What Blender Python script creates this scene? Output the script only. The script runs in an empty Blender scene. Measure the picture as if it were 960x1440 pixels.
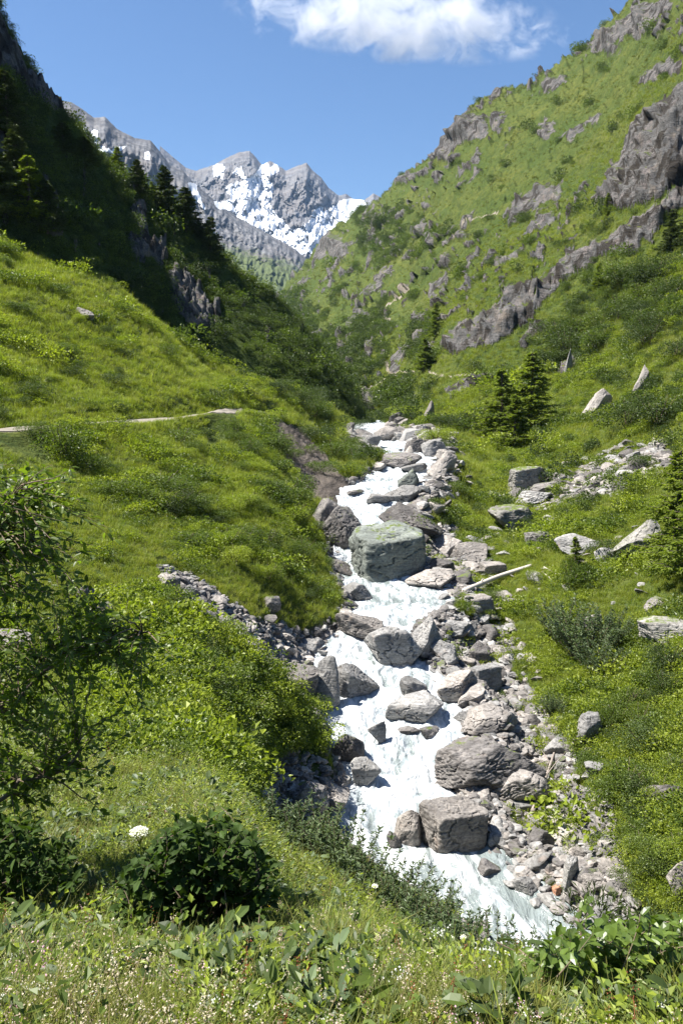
import bpy, math, random
import numpy as np
from mathutils import Vector, Matrix

# ------------------------------------------------------------------ camera, sky, sun, exposure
scene = bpy.context.scene
COL = scene.collection
R = math.radians
F = 1120.0                     # focal length in photo pixels (28 mm on a 24 x 36 frame held upright)
PITCH = R(10.0)
CP, SP = math.cos(PITCH), math.sin(PITCH)
rng = np.random.default_rng(7)
random.seed(7)

cam_d = bpy.data.cameras.new('camera')
cam = bpy.data.objects.new('camera', cam_d)
COL.objects.link(cam)
cam_d.sensor_fit = 'VERTICAL'; cam_d.sensor_height = 36.0; cam_d.lens = 28.0
cam_d.clip_start = 0.05; cam_d.clip_end = 30000
cam.location = (0, 0, 0); cam.rotation_euler = (R(90) - PITCH, 0, 0)
scene.camera = cam

SUN_DIR = Vector((-0.50, 0.05, 0.86)).normalized()      # towards the sun
SUN_EL = math.asin(SUN_DIR.z)
world = bpy.data.worlds.new('World'); scene.world = world; world.use_nodes = True
wn = world.node_tree; wn.nodes.clear()
sky = wn.nodes.new('ShaderNodeTexSky'); sky.sky_type = 'NISHITA'; sky.sun_disc = False
sky.sun_elevation = SUN_EL; sky.sun_rotation = math.atan2(SUN_DIR.x, SUN_DIR.y)
sky.altitude = 1900; sky.air_density = 1.4; sky.dust_density = 2.5; sky.ozone_density = 10.0
bg = wn.nodes.new('ShaderNodeBackground'); bg.inputs['Strength'].default_value = 0.052
wo = wn.nodes.new('ShaderNodeOutputWorld')
wn.links.new(sky.outputs[0], bg.inputs['Color']); wn.links.new(bg.outputs[0], wo.inputs['Surface'])

sd = bpy.data.lights.new('sun', 'SUN'); sd.energy = 5.0; sd.angle = R(0.55); sd.color = (1.0, 0.955, 0.88)
sun = bpy.data.objects.new('sun', sd); COL.objects.link(sun)
sun.rotation_euler = (-SUN_DIR).to_track_quat('-Z', 'Y').to_euler()
vs = scene.view_settings
scene.display_settings.display_device = 'sRGB'
vs.view_transform = 'Standard'; vs.look = 'None'; vs.gamma = 1.0; vs.use_curve_mapping = False
vs.exposure = 1.45
cy = scene.cycles
cy.max_bounces = 5; cy.diffuse_bounces = 2; cy.glossy_bounces = 2; cy.transmission_bounces = 3
cy.transparent_max_bounces = 8; cy.volume_bounces = 2
cy.volume_step_rate = 0.6; cy.volume_max_steps = 160
cy.use_denoising = True

# ------------------------------------------------------------------ helpers
def px_dir(u, v):
    """photo pixel -> (x/y, z/y) slope of its line of sight"""
    u = np.asarray(u, float); v = np.asarray(v, float)
    b = (720.0 - v) / F; yy = CP + b * SP
    return (u - 480.0) / F / yy, (-SP + b * CP) / yy

def at(u, v, Y):
    a, t = px_dir(u, v); return Vector((float(a) * Y, Y, float(t) * Y))

_perm = rng.permutation(256).astype(np.int32); _perm = np.concatenate([_perm, _perm, _perm])
_g3 = rng.normal(size=(256, 3)); _g3 /= np.linalg.norm(_g3, axis=1)[:, None]
_g3 = _g3.astype(np.float32)
def noise3(x, y, z):
    x = np.asarray(x, np.float32); y = np.asarray(y, np.float32); z = np.asarray(z, np.float32)
    x, y, z = np.broadcast_arrays(x, y, z)
    xi = np.floor(x).astype(np.int32); yi = np.floor(y).astype(np.int32); zi = np.floor(z).astype(np.int32)
    xf = x - xi; yf = y - yi; zf = z - zi
    fu = xf*xf*xf*(xf*(xf*6-15)+10); fv = yf*yf*yf*(yf*(yf*6-15)+10); fw = zf*zf*zf*(zf*(zf*6-15)+10)
    out = 0.0
    for i in (0, 1):
        wx = fu if i else 1 - fu
        pa = _perm[(xi + i) & 255]
        for j in (0, 1):
            wy = fv if j else 1 - fv
            pb = _perm[pa + ((yi + j) & 255)]
            for k in (0, 1):
                wz = fw if k else 1 - fw
                g = _g3[_perm[pb + ((zi + k) & 255)]]
                out = out + wx*wy*wz*(g[..., 0]*(xf-i) + g[..., 1]*(yf-j) + g[..., 2]*(zf-k))
    return out * 1.6
def fbm(x, y, z=0.0, o=4, lac=2.03, gain=0.5, ridge=False):
    s = 0.0; a = 1.0; n = 0.0
    for i in range(o):
        v = noise3(np.asarray(x)*lac**i + 17.3*i, np.asarray(y)*lac**i + 5.1*i, np.asarray(z)*lac**i + 3.7*i)
        if ridge: v = 1 - 2*np.abs(v)
        s = s + a*v; n += a; a *= gain
    return s / n
def sstep(x, a, b):
    t = np.clip((x - a) / (b - a), 0, 1); return t*t*(3-2*t)
def seg_dist(u, v, pts):
    d = np.full(np.shape(u), 1e9, np.float32)
    for (x0, y0), (x1, y1) in zip(pts[:-1], pts[1:]):
        dx, dy = x1-x0, y1-y0
        k = np.clip(((u-x0)*dx + (v-y0)*dy) / (dx*dx+dy*dy+1e-9), 0, 1)
        d = np.minimum(d, np.hypot(u-x0-k*dx, v-y0-k*dy))
    return d
def poly_sd(u, v, pts):
    """signed distance to a polygon, positive inside"""
    ins = np.zeros(np.shape(u), bool); n = len(pts)
    for i in range(n):
        x0, y0 = pts[i]; x1, y1 = pts[(i+1) % n]
        if y0 == y1: continue
        c = ((v > min(y0, y1)) & (v <= max(y0, y1)) & (u < (x1-x0)*(v-y0)/(y1-y0)+x0))
        ins ^= c
    d = seg_dist(u, v, list(pts) + [pts[0]])
    return np.where(ins, d, -d)
def tps_fit(P, val, lam=1e-4):
    n = len(P); d = np.linalg.norm(P[:, None] - P[None], axis=2)
    K = np.where(d > 0, d*d*np.log(d + 1e-12), 0) + lam*np.eye(n)
    A = np.zeros((n+3, n+3)); A[:n, :n] = K; A[:n, n] = 1; A[:n, n+1:] = P; A[n:, :n] = A[:n, n:].T
    return np.linalg.solve(A, np.concatenate([val, [0, 0, 0]]))
def tps_eval(w, P, q0, q1):
    n = len(P); out = (w[n] + w[n+1]*q0 + w[n+2]*q1).astype(np.float32)
    for i in range(n):
        r2 = (q0-P[i, 0])**2 + (q1-P[i, 1])**2
        out += np.float32(0.5*w[i]) * r2 * np.log(r2 + 1e-12)
    return out

def mesh_obj(name, V, Fc, mats=(), parent=None, smooth=True, attrs=None, mi=None, link=True):
    me = bpy.data.meshes.new(name)
    V = np.asarray(V, np.float32); 
    if isinstance(Fc, np.ndarray):
        nf, k = Fc.shape
        me.vertices.add(len(V)); me.vertices.foreach_set('co', V.ravel())
        me.loops.add(nf*k); me.loops.foreach_set('vertex_index', Fc.astype(np.int32).ravel())
        me.polygons.add(nf); me.polygons.foreach_set('loop_start', np.arange(0, nf*k, k, dtype=np.int32))
        me.update(calc_edges=True)
    else:
        me.from_pydata([tuple(v) for v in V], [], Fc)
    me.polygons.foreach_set('use_smooth', np.full(len(me.polygons), smooth))
    for m in (mats if isinstance(mats, (list, tuple)) else [mats]): me.materials.append(m)
    if mi is not None: me.polygons.foreach_set('material_index', np.asarray(mi, np.int32))
    for k_, val in (attrs or {}).items():
        val = np.asarray(val, np.float32)
        if val.ndim == 1:
            me.attributes.new(k_, 'FLOAT', 'POINT').data.foreach_set('value', val)
        else:
            me.attributes.new(k_, 'FLOAT_COLOR', 'POINT').data.foreach_set('color', np.concatenate([val, np.ones((len(val), 1), np.float32)], 1).ravel())
    me.update()
    o = bpy.data.objects.new(name, me)
    if link: COL.objects.link(o)
    if parent: o.parent = parent
    return o
def tag(o, label=None, cat=None, group=None, kind=None):
    if label: o['label'] = label
    if cat: o['category'] = cat
    if group: o['group'] = group
    if kind: o['kind'] = kind
    return o
def empty(name, loc=(0, 0, 0), rz=0.0):
    o = bpy.data.objects.new(name, None); COL.objects.link(o); o.location = loc; o.rotation_euler = (0, 0, rz)
    o.empty_display_size = 0.2
    return o
def copy_tree(o, parent=None):
    c = o.copy(); COL.objects.link(c); c.parent = parent
    for ch in list(o.children): copy_tree(ch, c)
    return c
def grid_faces(nr, nc):
    i = np.arange(nr-1)[:, None]*nc + np.arange(nc-1)[None]
    return np.stack([i, i+1, i+1+nc, i+nc], -1).reshape(-1, 4)

# ------------------------------------------------------------------ materials
class NT:
    def __init__(s, name):
        s.m = bpy.data.materials.new(name); s.m.use_nodes = True; s.t = s.m.node_tree; s.t.nodes.clear()
        s.out = s.n('OutputMaterial')
    def n(s, typ, **kw):
        nd = s.t.nodes.new('ShaderNode' + typ)
        for k, v in kw.items():
            if k.startswith('i_'): nd.inputs[k[2:].replace('_', ' ')].default_value = v
            else: setattr(nd, k, v)
        return nd
    def l(s, a, b): s.t.links.new(a, b)
    def attr(s, name, vec=False):
        nd = s.n('Attribute', attribute_name=name); return nd.outputs['Color' if vec else 'Fac']
    def pos(s, scale=(1, 1, 1), obj=False, rot=(0, 0, 0)):
        tc = s.n('TexCoord'); mp = s.n('Mapping'); mp.inputs['Scale'].default_value = scale; mp.inputs['Rotation'].default_value = rot
        g = s.n('NewGeometry')
        s.l(tc.outputs['Object'] if obj else g.outputs['Position'], mp.inputs[0]); return mp.outputs[0]
    def noise(s, vec, scale, detail=4, rough=0.55, dist=0.0):
        nd = s.n('TexNoise'); nd.inputs['Scale'].default_value = scale; nd.inputs['Detail'].default_value = detail
        nd.inputs['Roughness'].default_value = rough; nd.inputs['Distortion'].default_value = dist
        s.l(vec, nd.inputs['Vector']); return nd.outputs['Fac']
    def ramp(s, fac, stops):
        nd = s.n('ValToRGB'); e = nd.color_ramp.elements
        while len(e) < len(stops): e.new(0.5)
        for q, (p, c) in zip(e, stops):
            q.position = p; q.color = (c, c, c, 1) if isinstance(c, (int, float)) else (*c, 1)
        s.l(fac, nd.inputs[0]); return nd.outputs[0]
    def mix(s, fac, a, b, mode='MIX'):
        nd = s.n('Mix', data_type='RGBA', blend_type=mode)
        for sock, v in ((nd.inputs[0], fac), (nd.inputs[6], a), (nd.inputs[7], b)):
            if hasattr(v, 'is_output'): s.l(v, sock)
            elif isinstance(v, (int, float)): sock.default_value = v if sock.type == "VALUE" else (v, v, v, 1)
            else: sock.default_value = (*v, 1)
        return nd.outputs[2]
    def math(s, op, a, b=0.0, c=0.0, clamp=False):
        nd = s.n('Math', operation=op, use_clamp=clamp)
        for i, v in enumerate((a, b, c)):
            if hasattr(v, 'is_output'): s.l(v, nd.inputs[i])
            else: nd.inputs[i].default_value = v
        return nd.outputs[0]
    def bump(s, h, dist, strength=1.0, nrm=None):
        nd = s.n('Bump'); nd.inputs['Strength'].default_value = strength; nd.inputs['Distance'].default_value = dist
        s.l(h, nd.inputs['Height'])
        if nrm is not None: s.l(nrm, nd.inputs['Normal'])
        return nd.outputs[0]
    def bsdf(s, col, rough=0.85, nrm=None, spec=0.25):
        nd = s.n('BsdfPrincipled')
        for sock, v in ((nd.inputs['Base Color'], col), (nd.inputs['Roughness'], rough), (nd.inputs['Specular IOR Level'], spec)):
            if hasattr(v, 'is_output'): s.l(v, sock)
            elif isinstance(v, (int, float)): sock.default_value = v
            else: sock.default_value = (*v, 1)
        if nrm is not None: s.l(nrm, nd.inputs['Normal'])
        return nd.outputs[0]
    def done(s, shader): s.l(shader, s.out.inputs['Surface']); return s.m

def rock_color(t, vec, sc=1.0, dark=1.0, warm=0.0):
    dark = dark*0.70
    """grey schist: pale weathered faces, rusty patches, dark lichen and painted crack shade, fine banding"""
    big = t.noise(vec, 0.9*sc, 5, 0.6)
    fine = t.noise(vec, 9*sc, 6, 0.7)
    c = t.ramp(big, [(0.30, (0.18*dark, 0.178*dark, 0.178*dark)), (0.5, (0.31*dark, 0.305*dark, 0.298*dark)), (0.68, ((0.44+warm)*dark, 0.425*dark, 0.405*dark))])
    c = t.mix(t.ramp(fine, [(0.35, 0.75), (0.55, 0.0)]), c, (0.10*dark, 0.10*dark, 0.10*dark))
    rust = t.noise(vec, 1.7*sc, 3, 0.5)
    c = t.mix(t.ramp(rust, [(0.64, 0.0), (0.76, 0.45)]), c, (0.33*dark, 0.23*dark, 0.17*dark))
    return c, fine

def mat_rock(name, tint=(1, 1, 1), sc=1.0, moss=0.0, dark=1.0):
    t = NT(name)
    oi = t.n('ObjectInfo')
    base = t.pos((1, 1, 1), obj=False, rot=(0.5, 0.35, 0.2))
    strat = t.pos((0.6, 0.6, 4.5), obj=False, rot=(0.55, 0.45, 0.3))
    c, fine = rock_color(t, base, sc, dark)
    bands = t.noise(strat, 2.6*sc, 6, 0.65, 0.4)
    c = t.mix(t.ramp(bands, [(0.40, 0.55), (0.52, 0.0)]), c, (0.11*dark, 0.105*dark, 0.10*dark))
    c = t.mix(1.0, c, tint, 'MULTIPLY')
    hv = t.n('HueSaturation'); t.l(c, hv.inputs['Color'])
    t.l(t.math('MULTIPLY_ADD', oi.outputs['Random'], 0.55, 0.78), hv.inputs['Value'])
    c = hv.outputs[0]
    if moss > 0:
        g = t.n('NewGeometry'); sx = t.n('SeparateXYZ'); t.l(g.outputs['Normal'], sx.inputs[0])
        mn = t.noise(base, 1.3, 5, 0.65)
        f = t.math('MULTIPLY', t.ramp(sx.outputs['Z'], [(0.65, 0.0), (0.9, 1.0)]), t.ramp(mn, [(0.60-0.2*moss, 0.0), (0.68-0.2*moss, 1.0)]))
        c = t.mix(f, c, (0.10, 0.13, 0.03))
    b1 = t.bump(bands, 0.10/sc, 0.9)
    b2 = t.bump(fine, 0.03/sc, 0.8, b1)
    return t.done(t.bsdf(c, 0.88, b2, 0.2))

def mat_leaf(name, c1, c2, rough=0.5, trans=0.45, spec=0.35, var=0.35):
    t = NT(name)
    oi = t.n('ObjectInfo'); g = t.n('NewGeometry')
    n = t.noise(t.pos(), 0.35, 3, 0.6)
    r = t.math('ADD', t.math('MULTIPLY', oi.outputs['Random'], 0.4), t.math('MULTIPLY', g.outputs['Random Per Island'], 0.35))
    r = t.math('ADD', r, t.math('MULTIPLY_ADD', n, 1.2, -0.42), clamp=True)
    c = t.mix(r, c1, c2)
    hv = t.n('HueSaturation'); t.l(c, hv.inputs['Color'])
    t.l(t.math('MULTIPLY_ADD', g.outputs['Random Per Island'], var*1.6, 1.0-var*0.7), hv.inputs['Value'])
    c = hv.outputs[0]
    p = t.bsdf(c, rough, None, spec)
    tr = t.n('BsdfTranslucent'); cc = t.mix(1.0, c, (1.25, 1.35, 0.5), 'MULTIPLY'); t.l(cc, tr.inputs[0])
    mx = t.n('MixShader'); mx.inputs[0].default_value = trans
    t.l(p, mx.inputs[1]); t.l(tr.outputs[0], mx.inputs[2])
    return t.done(mx.outputs[0])

def mat_plain(name, col, rough=0.8, sc=6.0, amt=0.35, spec=0.2, bump=0.01):
    t = NT(name); n = t.noise(t.pos(obj=True), sc, 5, 0.65)
    c = t.mix(t.ramp(n, [(0.3, amt), (0.6, 0.0)]), col, tuple(x*0.35 for x in col))
    return t.done(t.bsdf(c, rough, t.bump(n, bump, 0.6), spec))
# ------------------------------------------------------------------ valley ground: one height field laid out from surveyed points
# (photo row, distance) along photo columns; further points for what lies beyond a crest or outside the frame
COLS = {
 0:   [(1200,6),(1100,8.5),(1000,14),(900,20.5),(800,27),(700,36),(612,46),(598,48.5),(500,62),(400,80),(320,100),(350,130),(430,200),(480,420),(500,1500)],
 160: [(1270,4.7),(1200,6.2),(1150,7.8),(1100,10),(1050,13.5),(1000,18),(950,22),(900,25.5),(850,29),(800,33),(700,43),(604,55),(592,58),(500,75),(405,98),(450,130),(500,260),(520,1500)],
 300: [(1270,4.7),(1200,6.2),(1150,7.8),(1110,11),(1050,18),(1000,21.5),(950,24.5),(900,28),(868,31),(830,34),(800,37),(700,49),(640,59),(587,71),(574,74),(540,88),(510,108),(560,160),(560,400),(520,1500)],
 400: [(1295,5),(1245,6.6),(1208,8.5),(1220,13),(1190,19),(1130,24),(1100,24.8),(1050,25.8),(1000,27.3),(962,29),(930,33),(880,36.5),(800,43),(700,55),(600,80),(574,92),(545,112),(600,165),(580,250),(520,400),(450,650),(412,900),(402,1030),(440,1500)],
 460: [(1335,4.8),(1282,6.4),(1244,8),(1270,12),(1250,19),(1150,25),(1090,26.5),(1020,28.8),(985,33),(930,36.3),(850,43),(800,48),(740,58),(690,67),(640,82),(600,106),(572,128),(590,170),(560,220),(520,280),(498,320),(450,430),(400,600),(350,800),(328,880),(380,1200),(440,1600)],
 560: [(1365,5),(1322,7),(1340,11),(1310,18),(1225,22.8),(1100,27.6),(1000,32.6),(900,39.4),(800,51),(700,67),(650,83),(620,102),(600,128),(575,160),(540,205),(500,250),(450,330),(400,420),(350,510),(300,600),(252,690),(310,950),(420,1600)],
 650: [(1420,4.2),(1378,5.8),(1440,9),(1400,15),(1300,19.5),(1250,21.6),(1150,25.3),(1080,28.7),(1000,33.5),(900,41.5),(800,53.5),(700,74),(650,91),(600,114),(560,136),(500,168),(452,184),(400,255),(300,370),(200,490),(165,545),(240,780),(380,1600)],
 740: [(1450,3.6),(1412,5),(1480,8),(1440,14),(1310,20),(1200,24.2),(1150,26),(1080,29.2),(1000,33.5),(900,41.2),(800,53),(700,73),(650,89),(600,111),(560,134),(500,158),(420,178),(396,186),(340,235),(260,320),(180,420),(125,500),(220,760),(380,1600)],
 850: [(1462,3.2),(1432,4.2),(1500,8),(1460,14),(1320,19.2),(1250,20.8),(1150,23.8),(1050,28.5),(1000,31),(900,39),(800,49),(700,64),(640,79),(560,105),(480,135),(400,160),(355,172),(325,180),(240,235),(160,320),(80,410),(40,465),(150,720),(340,1600)],
 960: [(1475,2.8),(1430,3.8),(1500,7),(1470,12),(1300,17.5),(1200,20.2),(1100,24),(1000,29),(900,35),(800,43),(700,55),(640,66),(580,80),(480,105),(400,130),(340,152),(290,168),(215,176),(140,186),(60,262),(0,330),(-90,440),(40,720),(300,1600)],
}
_pts, _val = [], []
LS = 0.28
def _add(a, Y, t): _pts.append((a, math.log(Y)*LS)); _val.append(t)
for u, lst in COLS.items():
    for v, Y in lst:
        a, t = px_dir(u, v); _add(float(a), Y, float(t))
for u in (-100, 80, 240, 400, 560, 740, 960, 1100):
    a = (u-480)/F/0.87
    for Y, z in ((0.6, -1.62), (1.1, -1.72), (2.25, -2.08)):
        _add(a, Y, z/Y)
for u in (-100, 0, 100, 200, 300, 400, 500):
    for v, Y in ((1390, 2.8), (1340, 3.55)):
        a, t = px_dir(u, v); _add(float(a), Y, float(t))
for v, Y in COLS[0]:
    k = float(sstep(Y, 12, 60)); a, t = px_dir(-420, v - 190*k); _add(float(a), Y, float(t))
for v, Y in COLS[960]:
    k = float(sstep(Y, 20, 60)); a, t = px_dir(1420, v - 300*k); _add(float(a), Y, float(t))
_P = np.array(_pts); _W = tps_fit(_P, np.array(_val), 2e-5)

A_ = np.concatenate([np.linspace(-1.0, -0.50, 60)[:-1], np.linspace(-0.50, 0.50, 860), np.linspace(0.50, 1.0, 60)[1:]]).astype(np.float32)
L_ = np.linspace(math.log(0.6), math.log(1600), 1350).astype(np.float32)
gA, gL = np.meshgrid(A_, L_); gY = np.exp(gL)
# evaluate on a coarser net, then refine with bilinear blending of a fine lattice
_ca = np.linspace(-1, 1, 330).astype(np.float32); _cl = np.linspace(L_[0], L_[-1], 520).astype(np.float32)
_cA, _cL = np.meshgrid(_ca, _cl)
_T = tps_eval(_W, _P, _cA, _cL*LS)
def bil(arr, ca, cl, a, l):
    ia = np.clip((a-ca[0])/(ca[1]-ca[0]), 0, len(ca)-1.001); il = np.clip((l-cl[0])/(cl[1]-cl[0]), 0, len(cl)-1.001)
    i0 = ia.astype(int); j0 = il.astype(int); fa = ia-i0; fl = il-j0
    return (arr[j0, i0]*(1-fa)+arr[j0, i0+1]*fa)*(1-fl) + (arr[j0+1, i0]*(1-fa)+arr[j0+1, i0+1]*fa)*fl
gT = bil(_T, _ca, _cl, gA, gL).astype(np.float32)

# stream: photo row, left column, right column, distance
STREAM = [(1420,800,1010,17.5),(1370,760,930,18.4),(1300,672,806,20.5),(1250,585,760,22),(1200,520,690,23.7),(1150,470,628,25.5),(1100,506,620,27.6),(1050,482,655,29.9),(1000,462,655,32.6),
 (950,458,600,35.7),(910,448,560,38.8),(880,500,570,41),(850,508,625,44.5),(820,492,616,48),(790,476,520,52.5),(750,478,540,58),(720,484,560,63),(690,488,586,69),(672,520,596,74),(650,560,612,83),(630,520,590,95),(615,505,560,108),(603,498,545,125),(596,500,530,150)]
_sY, _sl, _sr, _sz = [], [], [], []
for v, ul, ur, Y in STREAM:
    a0, t = px_dir(ul, v); a1, _ = px_dir(ur, v)
    _sY.append(Y); _sl.append(float(a0)*Y); _sr.append(float(a1)*Y); _sz.append(float(t)*Y)
_sY = [6.0, 13.0] + _sY; _sl = [9.0, 6.9] + _sl; _sr = [16.0, 11.5] + _sr; _sz = [-17.6, -16.6] + _sz
_sz[-4:] = [_sz[-5]+0.25, _sz[-5]+0.4, _sz[-5]+0.5, _sz[-5]+0.55]
def s_left(Y): return np.interp(Y, _sY, _sl)
def s_right(Y): return np.interp(Y, _sY, _sr)
def s_z(Y): return np.interp(Y, _sY, _sz)

gX = gA*gY; gZ = gT*gY
# stream bed: cut the channel and hold both banks to the water level
def carve(X, Y, Z, y0=13.0, y1=150.0):
    l, r, z = s_left(Y), s_right(Y), s_z(Y)
    d = np.maximum(l-X, X-r)               # > 0 outside
    act = sstep(Y, y0, y0+4)*(1-sstep(Y, y1-20, y1))
    wdt = 0.9 + 0.02*Y
    near = 1-sstep(d, 0.0, wdt*2.2)
    target = z - 0.45 + 0.95*sstep(d, -0.4, wdt) + 0.35*np.maximum(d, 0)
    return Z*(1-act*near) + target*act*near, d, act
gZ, gD, gAct = carve(gX, gY, gZ)

# level shelf for the footpath on the left slope
PATH_PX = [(-330,640),(-150,620),(0,605),(60,602),(120,597),(180,594),(240,590),(285,583),(305,578),(330,578),(365,581),(392,588)]
def first_hit(u, v, T=None, ymin=1.0, ymax=1590.0, A=None, L=None, off=0.0):
    T = gZ/gY if T is None else T
    A = A_ if A is None else A; L = L_ if L is None else L
    a, t = px_dir(u, v); a = float(a); t = float(t)
    i = int(np.clip(np.searchsorted(A, a), 1, len(A)-1)); f = (a-A[i-1])/(A[i]-A[i-1])
    col = T[:, i-1]*(1-f) + T[:, i]*f
    ok = np.where((col >= t) & (L > math.log(ymin)) & (L < math.log(ymax)))[0]
    if not len(ok): return None
    j = max(ok[0], 1)
    k = (t-col[j-1])/(col[j]-col[j-1]+1e-9) if col[j-1] < t else 0.0
    Y = math.exp(L[j-1] + (L[j]-L[j-1])*min(max(k, 0), 1))
    return Vector((a*Y, Y, t*Y))
pth = []
_g = gZ/gY
for u, v in PATH_PX:
    Y = float(np.interp(u, [-330, 0, 160, 300, 400], [38, 47.2, 56.5, 72, 92])); a, t = px_dir(u, v)
    pth.append((float(a)*Y, Y, float(t)*Y))
PATH = np.array(pth)
_pd = seg_dist(gX, gY, [(p[0], p[1]) for p in PATH])
_pz = np.interp(gX, PATH[:, 0], PATH[:, 2])
_side = np.sign(gY - np.interp(gX, PATH[:, 0], PATH[:, 1]))     # + uphill (away)
_w = 1-sstep(_pd, 0.9, 2.6)
_w *= (gX < PATH[-1, 0]+1) & (gX > PATH[0, 0])
gZ = gZ*(1-_w) + _pz*_w

gU = 480 + gA*(CP*F)*0; # photo columns / rows of every ground point (for laying out ground kinds in plan)
_tt = gZ/gY; _b = (_tt*CP+SP)/(CP-_tt*SP)
gV = 720 - _b*F
gU = 480 + gA*F*(CP+_b*SP)

def S(x): return np.clip(x, 0, 1)
mount = sstep(gY, 120, 190)*sstep(gU, 300, 460)
# --- rock areas on the right mountain (plan polygons given by what they look like from the viewpoint)
ROCKS = [
 ([(615,490),(640,462),(690,432),(720,405),(760,392),(790,366),(840,345),(872,322),(905,300),(960,262),(1100,180),(1100,240),(960,292),(915,330),(888,352),(850,362),(805,388),(775,408),(742,452),(700,482),(650,497)], 1.0),
 ([(832,282),(858,250),(882,196),(910,150),(960,118),(1080,60),(1080,200),(960,258),(915,286),(880,292),(850,296)], 1.0),
 ([(708,305),(728,275),(760,262),(795,254),(785,276),(745,298),(722,312)], 1.0),
 ([(822,66),(850,45),(880,18),(905,2),(940,-6),(944,20),(905,42),(868,60),(838,72)], 1.0),
 ([(886,122),(915,102),(960,78),(960,92),(930,108),(900,126)], 1.0),
 ([(612,205),(626,180),(650,160),(690,162),(684,190),(650,205),(632,222),(610,222)], 0.9),
 ([(690,172),(700,160),(712,165),(708,184),(696,190)], 1.0),
 ([(755,200),(765,172),(778,176),(772,200)], 0.9),
 ([(752,135),(770,118),(800,116),(790,130),(770,140)], 0.8),
 ([(560,235),(575,212),(600,208),(596,228),(575,245)], 0.8),
 ([(440,366),(446,340),(462,322),(484,336),(496,352),(484,368),(462,356),(450,372)], 0.9),
 ([(510,338),(514,312),(524,306),(528,326),(518,344)], 0.9),
 ([(500,420),(516,400),(545,378),(556,384),(530,404),(512,424)], 0.9),
 ([(600,420),(608,398),(626,382),(634,392),(622,412),(606,430)], 0.8),
 ([(640,320),(650,306),(676,300),(668,316),(650,328)], 0.6),
 ([(690,378),(712,362),(738,352),(732,366),(706,382)], 0.8),
 ([(730,330),(762,305),(790,300),(780,318),(750,332)], 0.7),
 ([(640,250),(652,236),(672,206),(680,210),(668,240),(654,258)], 0.7),
 ([(780,200),(810,180),(846,160),(850,170),(826,188),(800,206)], 0.6),
 ([(480,460),(492,448),(510,440),(540,446),(530,456),(500,458),(486,470)], 0.7),
 ([(545,520),(556,498),(572,486),(574,500),(562,516),(556,526)], 0.9),
 ([(506,545),(520,540),(530,560),(528,590),(518,600),(510,580)], 0.8),
 ([(624,552),(650,534),(684,522),(692,530),(668,545),(634,566)], 0.9),
 ([(720,490),(740,455),(760,440),(772,448),(748,478),(736,494)], 0.8),
 ([(786,525),(800,500),(818,492),(812,512),(796,530)], 0.9),
]
dipx = gU*0.83 - gV*0.0; 
ru = gU + 9*fbm(gU/38, gV/30, 2.0, 3); rv = gV + 9*fbm(gU/35, gV/30, 9.0, 3)
rock = np.zeros_like(gU)
_m = (gY > 95) & (gU > 330)
fu, fv = ru[_m], rv[_m]; acc = np.full(fu.shape, -50.0, np.float32)
for poly, wgt in ROCKS:
    acc = np.maximum(acc, poly_sd(fu, fv, poly) - (1-wgt)*6)
frag = fbm((fu*0.74+fv*-0.67)/13, (fu*0.67+fv*0.74)/6.5, 33.0, 5, gain=0.62)
rk = sstep(acc + 13*frag, -1.0, 2.5)*sstep(frag + 0.02*np.clip(acc, 0, 12), -0.30, -0.22)
# scattered outcrops: elongated along the dip of the beds (rising to the right)
c, s_ = math.cos(R(-42)), math.sin(R(-42))
p_ = (fu*c + fv*s_); q_ = (-fu*s_ + fv*c)
n1 = fbm(p_/34, q_/11, 4.0, 5, gain=0.55); n2 = fbm(fu/90, fv/80, 7.0, 3)
thr = 0.21 - 0.18*n2
zone = sstep(gY[_m], 150, 210)
hi = sstep(n1, thr, thr+0.035)*zone
sp = fbm(p_/10, q_/5.5, 14.0, 4, gain=0.6); hi = np.maximum(hi, sstep(sp, 0.36-0.14*n2, 0.39-0.14*n2)*zone*0.9)
calm = poly_sd(fu, fv, [(740,130),(880,60),(960,60),(960,110),(880,190),(820,270),(720,330),(640,330),(600,300),(700,230)])
hi *= 1-0.75*sstep(calm, -10, 15)
rock[_m] = np.maximum(rk, hi)
rock_big = np.zeros_like(gU); rock_big[_m] = rk
# lower slopes: scree, gully, scar, bare soil and track
def region(poly, soft=6, rough=10, sc=28):
    m = (gY > 4) & (gY < 160)
    out = np.zeros_like(gU); u_, v_ = gU[m], gV[m]
    d = poly_sd(u_, v_, poly) + rough*fbm(u_/sc, v_/sc, 21.0, 4)
    out[m] = sstep(d, -soft, soft); return out
scree = region([(560,720),(640,760),(690,790),(650,850),(700,880),(745,960),(800,1040),(870,1160),(905,1330),(900,1420),(700,1420),(560,1200),(600,1000),(560,860)], 9, 44, 40)
scree = np.maximum(scree, region([(222,796),(270,806),(335,852),(400,882),(452,896),(500,930),(490,990),(440,1010),(410,970),(360,930),(300,880),(240,842)], 5, 9))
scree = np.maximum(scree, region([(376,588),(420,594),(462,638),(498,690),(496,722),(444,700),(402,650)], 4, 5))
scree = np.maximum(scree, 0.58*region([(380,1060),(430,1040),(490,1080),(500,1150),(430,1170),(360,1130)], 8, 18))
scree = np.maximum(scree, 0.7*region([(700,700),(780,660),(860,640),(930,615),(955,650),(880,690),(760,720)], 8, 26))
scree = np.maximum(scree, 0.8*region([(480,600),(560,590),(640,610),(640,680),(600,720),(580,760),(560,700),(600,640),(540,630),(500,640)], 8, 14))
scree = np.maximum(scree, (1-sstep(gD, 0.3, 1.8))*gAct)
scar = region([(376,588),(420,594),(462,638),(498,690),(496,722),(444,700),(402,650)], 4, 5)
shal = region([(360,566),(385,572),(400,590),(410,610),(388,612),(372,592)], 4, 8)
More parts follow.
